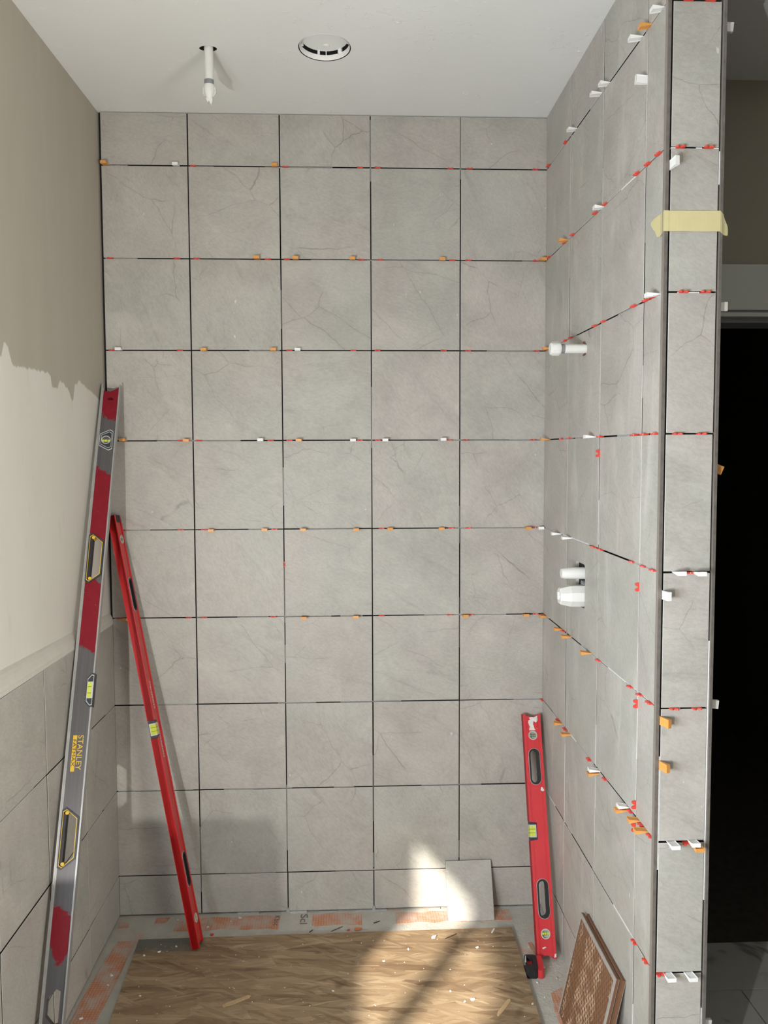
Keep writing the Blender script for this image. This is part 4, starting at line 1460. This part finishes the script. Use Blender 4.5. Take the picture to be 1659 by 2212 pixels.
# honeycomb ribs: one joined part, over three hundred cells
b = B()
hx = 0.0082
rr = random.Random(11)
def rib(p, q):
    a, c = Vector((p[0], 0, p[1])), Vector((q[0], 0, q[1]))
    d = (c - a).normalized(); n = Vector((-d.z, 0, d.x)) * 0.00042
    vs = [b.verts.new(v) for v in (a + n + Vector((0, .0006, 0)), c + n + Vector((0, .0006, 0)), c - n + Vector((0, .0006, 0)), a - n + Vector((0, .0006, 0)))]
    lo = [b.verts.new(v.co + Vector((0, 0.0017, 0))) for v in vs]
    b.faces.new(vs)
    for k in range(4):
        b.faces.new((vs[k], lo[k], lo[(k + 1) % 4], vs[(k + 1) % 4]))
ncol, nrow = int((s - 0.018) / (hx * 1.732)), int((s - 0.02) / (hx * 1.5))
bold, faint = b, B()
for i in range(ncol):
    for j in range(nrow):
        cx = 0.008 + hx * 1.732 * (i + (0.5 if j % 2 else 0)) + hx
        cz = 0.006 + hx * 1.5 * j + hx
        if cx > s - 0.014 or cz > s - 0.016:
            continue
        fx = cx / s + rr.uniform(-0.03, 0.03)
        b = faint if 0.09 < fx < 0.24 or 0.70 < fx < 0.93 else bold
        p6 = [(cx + hx * math.sin(k * math.pi / 3), cz + hx * math.cos(k * math.pi / 3)) for k in range(6)]
        for k in range(3):
            rib(p6[k], p6[k + 1])
o = obj('honeycomb_ribs', bold, M_HEX, t); o['kind'] = 'stuff'
o = obj('worn_honeycomb_ribs', faint, simple('brown_worn_ribs', (0.235, 0.125, 0.065), 0.6, var=0.2, scale=50), t); o['kind'] = 'stuff'
backs(0.0122, 'rear spare tile of two, sandwiched between front tile and side wall', dy=-0.012, dz=0.006)

# ---------------------------------------------------------------- tool on the floor
TM = Matrix.Translation((1.4085, -0.365, 0.0012)) @ Matrix.Rotation(-0.12, 4, 'Z')
t = thing('hand_tool', 'small black and red hand tool with an open side, below short red level', 'tool', mtx=TM)
b = B()
def rr_loop(x0, x1, z0, z1, r_):
    out = []
    for cx, cz, a0 in ((x1 - r_, z1 - r_, 0), (x0 + r_, z1 - r_, 90), (x0 + r_, z0 + r_, 180), (x1 - r_, z0 + r_, 270)):
        for k in range(4):
            a = math.radians(a0 + 30 * k)
            out.append((cx + r_ * math.cos(a), cz + r_ * math.sin(a)))
    return out
# case lies on its back: outline in the floor plane
def lay(bm):
    for v in bm.verts:
        v.co = Vector((v.co.x, v.co.z, v.co.y))
b = B(); add_plate(b, rr_loop(-0.030, 0.008, -0.040, 0.036, 0.010), [rr_loop(-0.024, -0.006, -0.014, 0.024, 0.003)], 0.0, 0.030); lay(b); case = obj('case', b, M_BLACK, t)
b = B(); add_box(b, -0.024, -0.006, -0.014, 0.024, 0.002, 0.016); obj('inner_spool', b, M_RED3, case)
b = B(); add_plate(b, rr_loop(0.006, 0.026, -0.040, 0.036, 0.008), [], 0.001, 0.028); lay(b); obj('red_shell', b, M_RED3, t)
b = B(); add_plate(b, [(-0.031, -0.004), (-0.027, 0.026), (-0.024, 0.026), (-0.027, -0.006)], [], 0.020, 0.0315); lay(b); obj('case_lip', b, M_PALE, case)

# ---------------------------------------------------------------- crumbs, splinters and scraps
def crumb_mesh(seed, n=9):
    r_ = random.Random(seed)
    bm = B()
    pts = [bm.verts.new((r_.uniform(-1, 1) , r_.uniform(-.7, .7), r_.uniform(0.0, 0.8))) for _ in range(n)]
    for a in range(5):
        bm.verts.new((math.cos(a * 1.2566) * 0.9, math.sin(a * 1.2566) * 0.7, 0.0))
    r = bmesh.ops.convex_hull(bm, input=list(bm.verts))
    kill = [g for g in set(r['geom_interior'] + r['geom_unused']) if isinstance(g, bmesh.types.BMVert)]
    bmesh.ops.delete(bm, geom=kill, context='VERTS')
    return bm


CR = [as_mesh(crumb_mesh(s), 'thinset_crumb', M_CRUMB) for s in range(6)]
crumbs = [(1.106, -0.193, .0110, 'large white thinset crumb near back edge of board, below the offcut'),
          (1.016, -0.254, .0050, 'flat white thinset crumb in sunlit patch of board, left of largest crumb'),
          (0.933, -0.313, .0042, 'small white thinset crumb at left side of sunlit patch'),
          (1.245, -0.255, .0065, 'white thinset lump on board towards short red level'),
          (1.165, -0.514, .0042, 'smaller of two white crumbs side by side at front of board'),
          (1.190, -0.507, .0070, 'larger of two white crumbs side by side at front of board'),
          (1.129, -0.465, .0045, 'white crumb just behind the pair at front of board'),
          (0.774, -0.449, .0038, 'white crumb on dark middle of board'),
          (1.364, -0.533, .0042, 'white crumb at right front edge of board'),
          (1.404, -0.423, .0048, 'white crumb on floor bed in front of black and red tool'),
          (1.443, -0.353, .0050, 'white crumb on floor bed beside black and red tool'),
          (0.200, -0.232, .0052, 'curled white crumb on damp grey corner of board'),
          (0.155, -0.249, .0048, 'white crumb at left edge of board near damp corner'),
          (0.249, -0.204, .0042, 'white crumb on damp corner beside foot of long red level'),
          (0.433, -0.030, .0060, 'white pointed crumb on floor bed right of long red level'),
          (0.405, -0.049, .0032, 'tiny white crumb on orange membrane right of long red level'),
          (0.330, -0.081, .0055, 'flat white flake on membrane close behind long red level'),
          (0.216, -0.032, .0034, 'white crumb on membrane left of long red level'),
          (0.195, -0.445, .0042, 'white crumb on left front of board'),
          (0.134, -0.524, .0048, 'white crumb at board corner by bottom of picture'),
          (0.073, -0.328, .0060, 'white lump on left membrane band, upper of two'),
          (0.078, -0.375, .0045, 'white sliver on left membrane band, lower of two'),
          (0.045, -0.520, .0065, 'pale flat flake on left membrane band near tall grey level'),
          (1.470, -0.405, .0040, 'white crumb on floor bed below short red level'),
          (1.410, -0.49, .0036, 'white crumb on floor bed beside spare tiles')]
for k, (x, y, r_, lab) in enumerate(crumbs):
    o = bpy.data.objects.new('thinset_crumb', CR[k % 6])
    COL.objects.link(o)
    on = 0.137 < x < 1.372 and y < -0.158
    o.location = (x, y, (ZB if on else 0.0013))
    o.scale = (r_ * 1.15, r_, r_ * 0.8)
    o.rotation_euler = (0, 0, R.uniform(0, 6.28))
    tag(o, lab, 'crumb', 'thinset crumbs on the floor')


def sliver(name, x, y, z, ln, wd, ang, m, label, cat):
    bm = B()
    add_plate(bm, [(-ln / 2, -wd * 0.3), (-ln * 0.2, -wd / 2), (ln * 0.4, -wd * 0.45), (ln / 2, 0.0), (ln * 0.42, wd * 0.4), (-ln * 0.35, wd / 2), (-ln / 2, wd * 0.2)], [], 0.0, 0.0014)
    lay(bm)
    o = obj(name, bm, m, None, (x, y, z), (0, 0, ang))
    return tag(o, label, cat, None)


sliver('wood_strand', 1.277, -0.543, ZB, 0.085, 0.013, 0.95, M_WOOD_BIT, 'pale wood strand lying on board at right front', 'strand')
sliver('wood_strand', 0.489, -0.481, ZB, 0.088, 0.016, 0.52, M_WOOD_BIT, 'broad pale wood strand on dark left half of board', 'strand')
sliver('wood_strand', 1.312, -0.165, ZB, 0.030, 0.006, 1.1, M_CRUMB, 'white plaster sliver at back right corner of board', 'sliver')
sliver('wood_splinter', 0.779, -0.112, 0.0013, 0.048, 0.0022, 0.6, M_DARK_BIT, 'thin dark splinter on membrane, left of two', 'splinter')
sliver('wood_splinter', 0.917, -0.078, 0.0013, 0.026, 0.0035, 0.5, M_DARK_BIT, 'short dark splinter on grey floor bed, middle of back wall', 'splinter')
sliver('wood_splinter', 0.690, -0.120, 0.0013, 0.018, 0.003, 0.9, M_DARK_BIT, 'stubby dark splinter at back edge of board', 'splinter')
sliver('wood_splinter', 1.165, -0.190, ZB, 0.052, 0.004, 0.55, M_DARK_BIT, 'dark splinter on board right of largest white crumb', 'splinter')
sliver('plastic_scrap', 0.852, -0.116, 0.0013, 0.026, 0.014, 0.1, M_ORANGE_BIT, 'bright orange plastic scrap by back edge of board', 'scrap')
sliver('plastic_scrap', 0.818, -0.120, 0.0013, 0.010, 0.008, 0.7, M_RED, 'tiny red plastic scrap beside the bright orange one', 'scrap')
sliver('plastic_scrap', 0.352, -0.125, 0.0013, 0.013, 0.011, 0.2, M_RED, 'red plastic scrap right of foot of long red level', 'scrap')
# fine grit nobody could count
bf, bo = B(), B()
rr = random.Random(5)
for k in range(420):
    x, y = rr.uniform(0.02, 1.5), -rr.uniform(0.01, 0.75)
    on = 0.15 < x < 1.36 and y < -0.165
    if not on and 0.09 < x < 1.40 and y < -0.14 or (1.15 < x < 1.35 and y > -0.1):
        continue
    if on and rr.random() < 0.45:
        continue
    r_ = rr.choice((0.0008, 0.0011, 0.0016, 0.0022))
    b = bo if on else bf
    c = Vector((x, y, ZB if on else 0.0))
    vs = [b.verts.new(c + Vector((r_ * math.cos(a + k), r_ * .8 * math.sin(a + k), 0))) for a in (0, 1.6, 3.1, 4.7)]
    tp = b.verts.new(c + Vector((r_ * .2, 0, r_ * 0.9)))
    for q in range(4):
        b.faces.new((vs[q], vs[(q + 1) % 4], tp))
o = obj('thinset_grit', bf, M_CRUMB, floor); o['kind'] = 'stuff'
o = obj('thinset_grit', bo, M_CRUMB, board); o['kind'] = 'stuff'
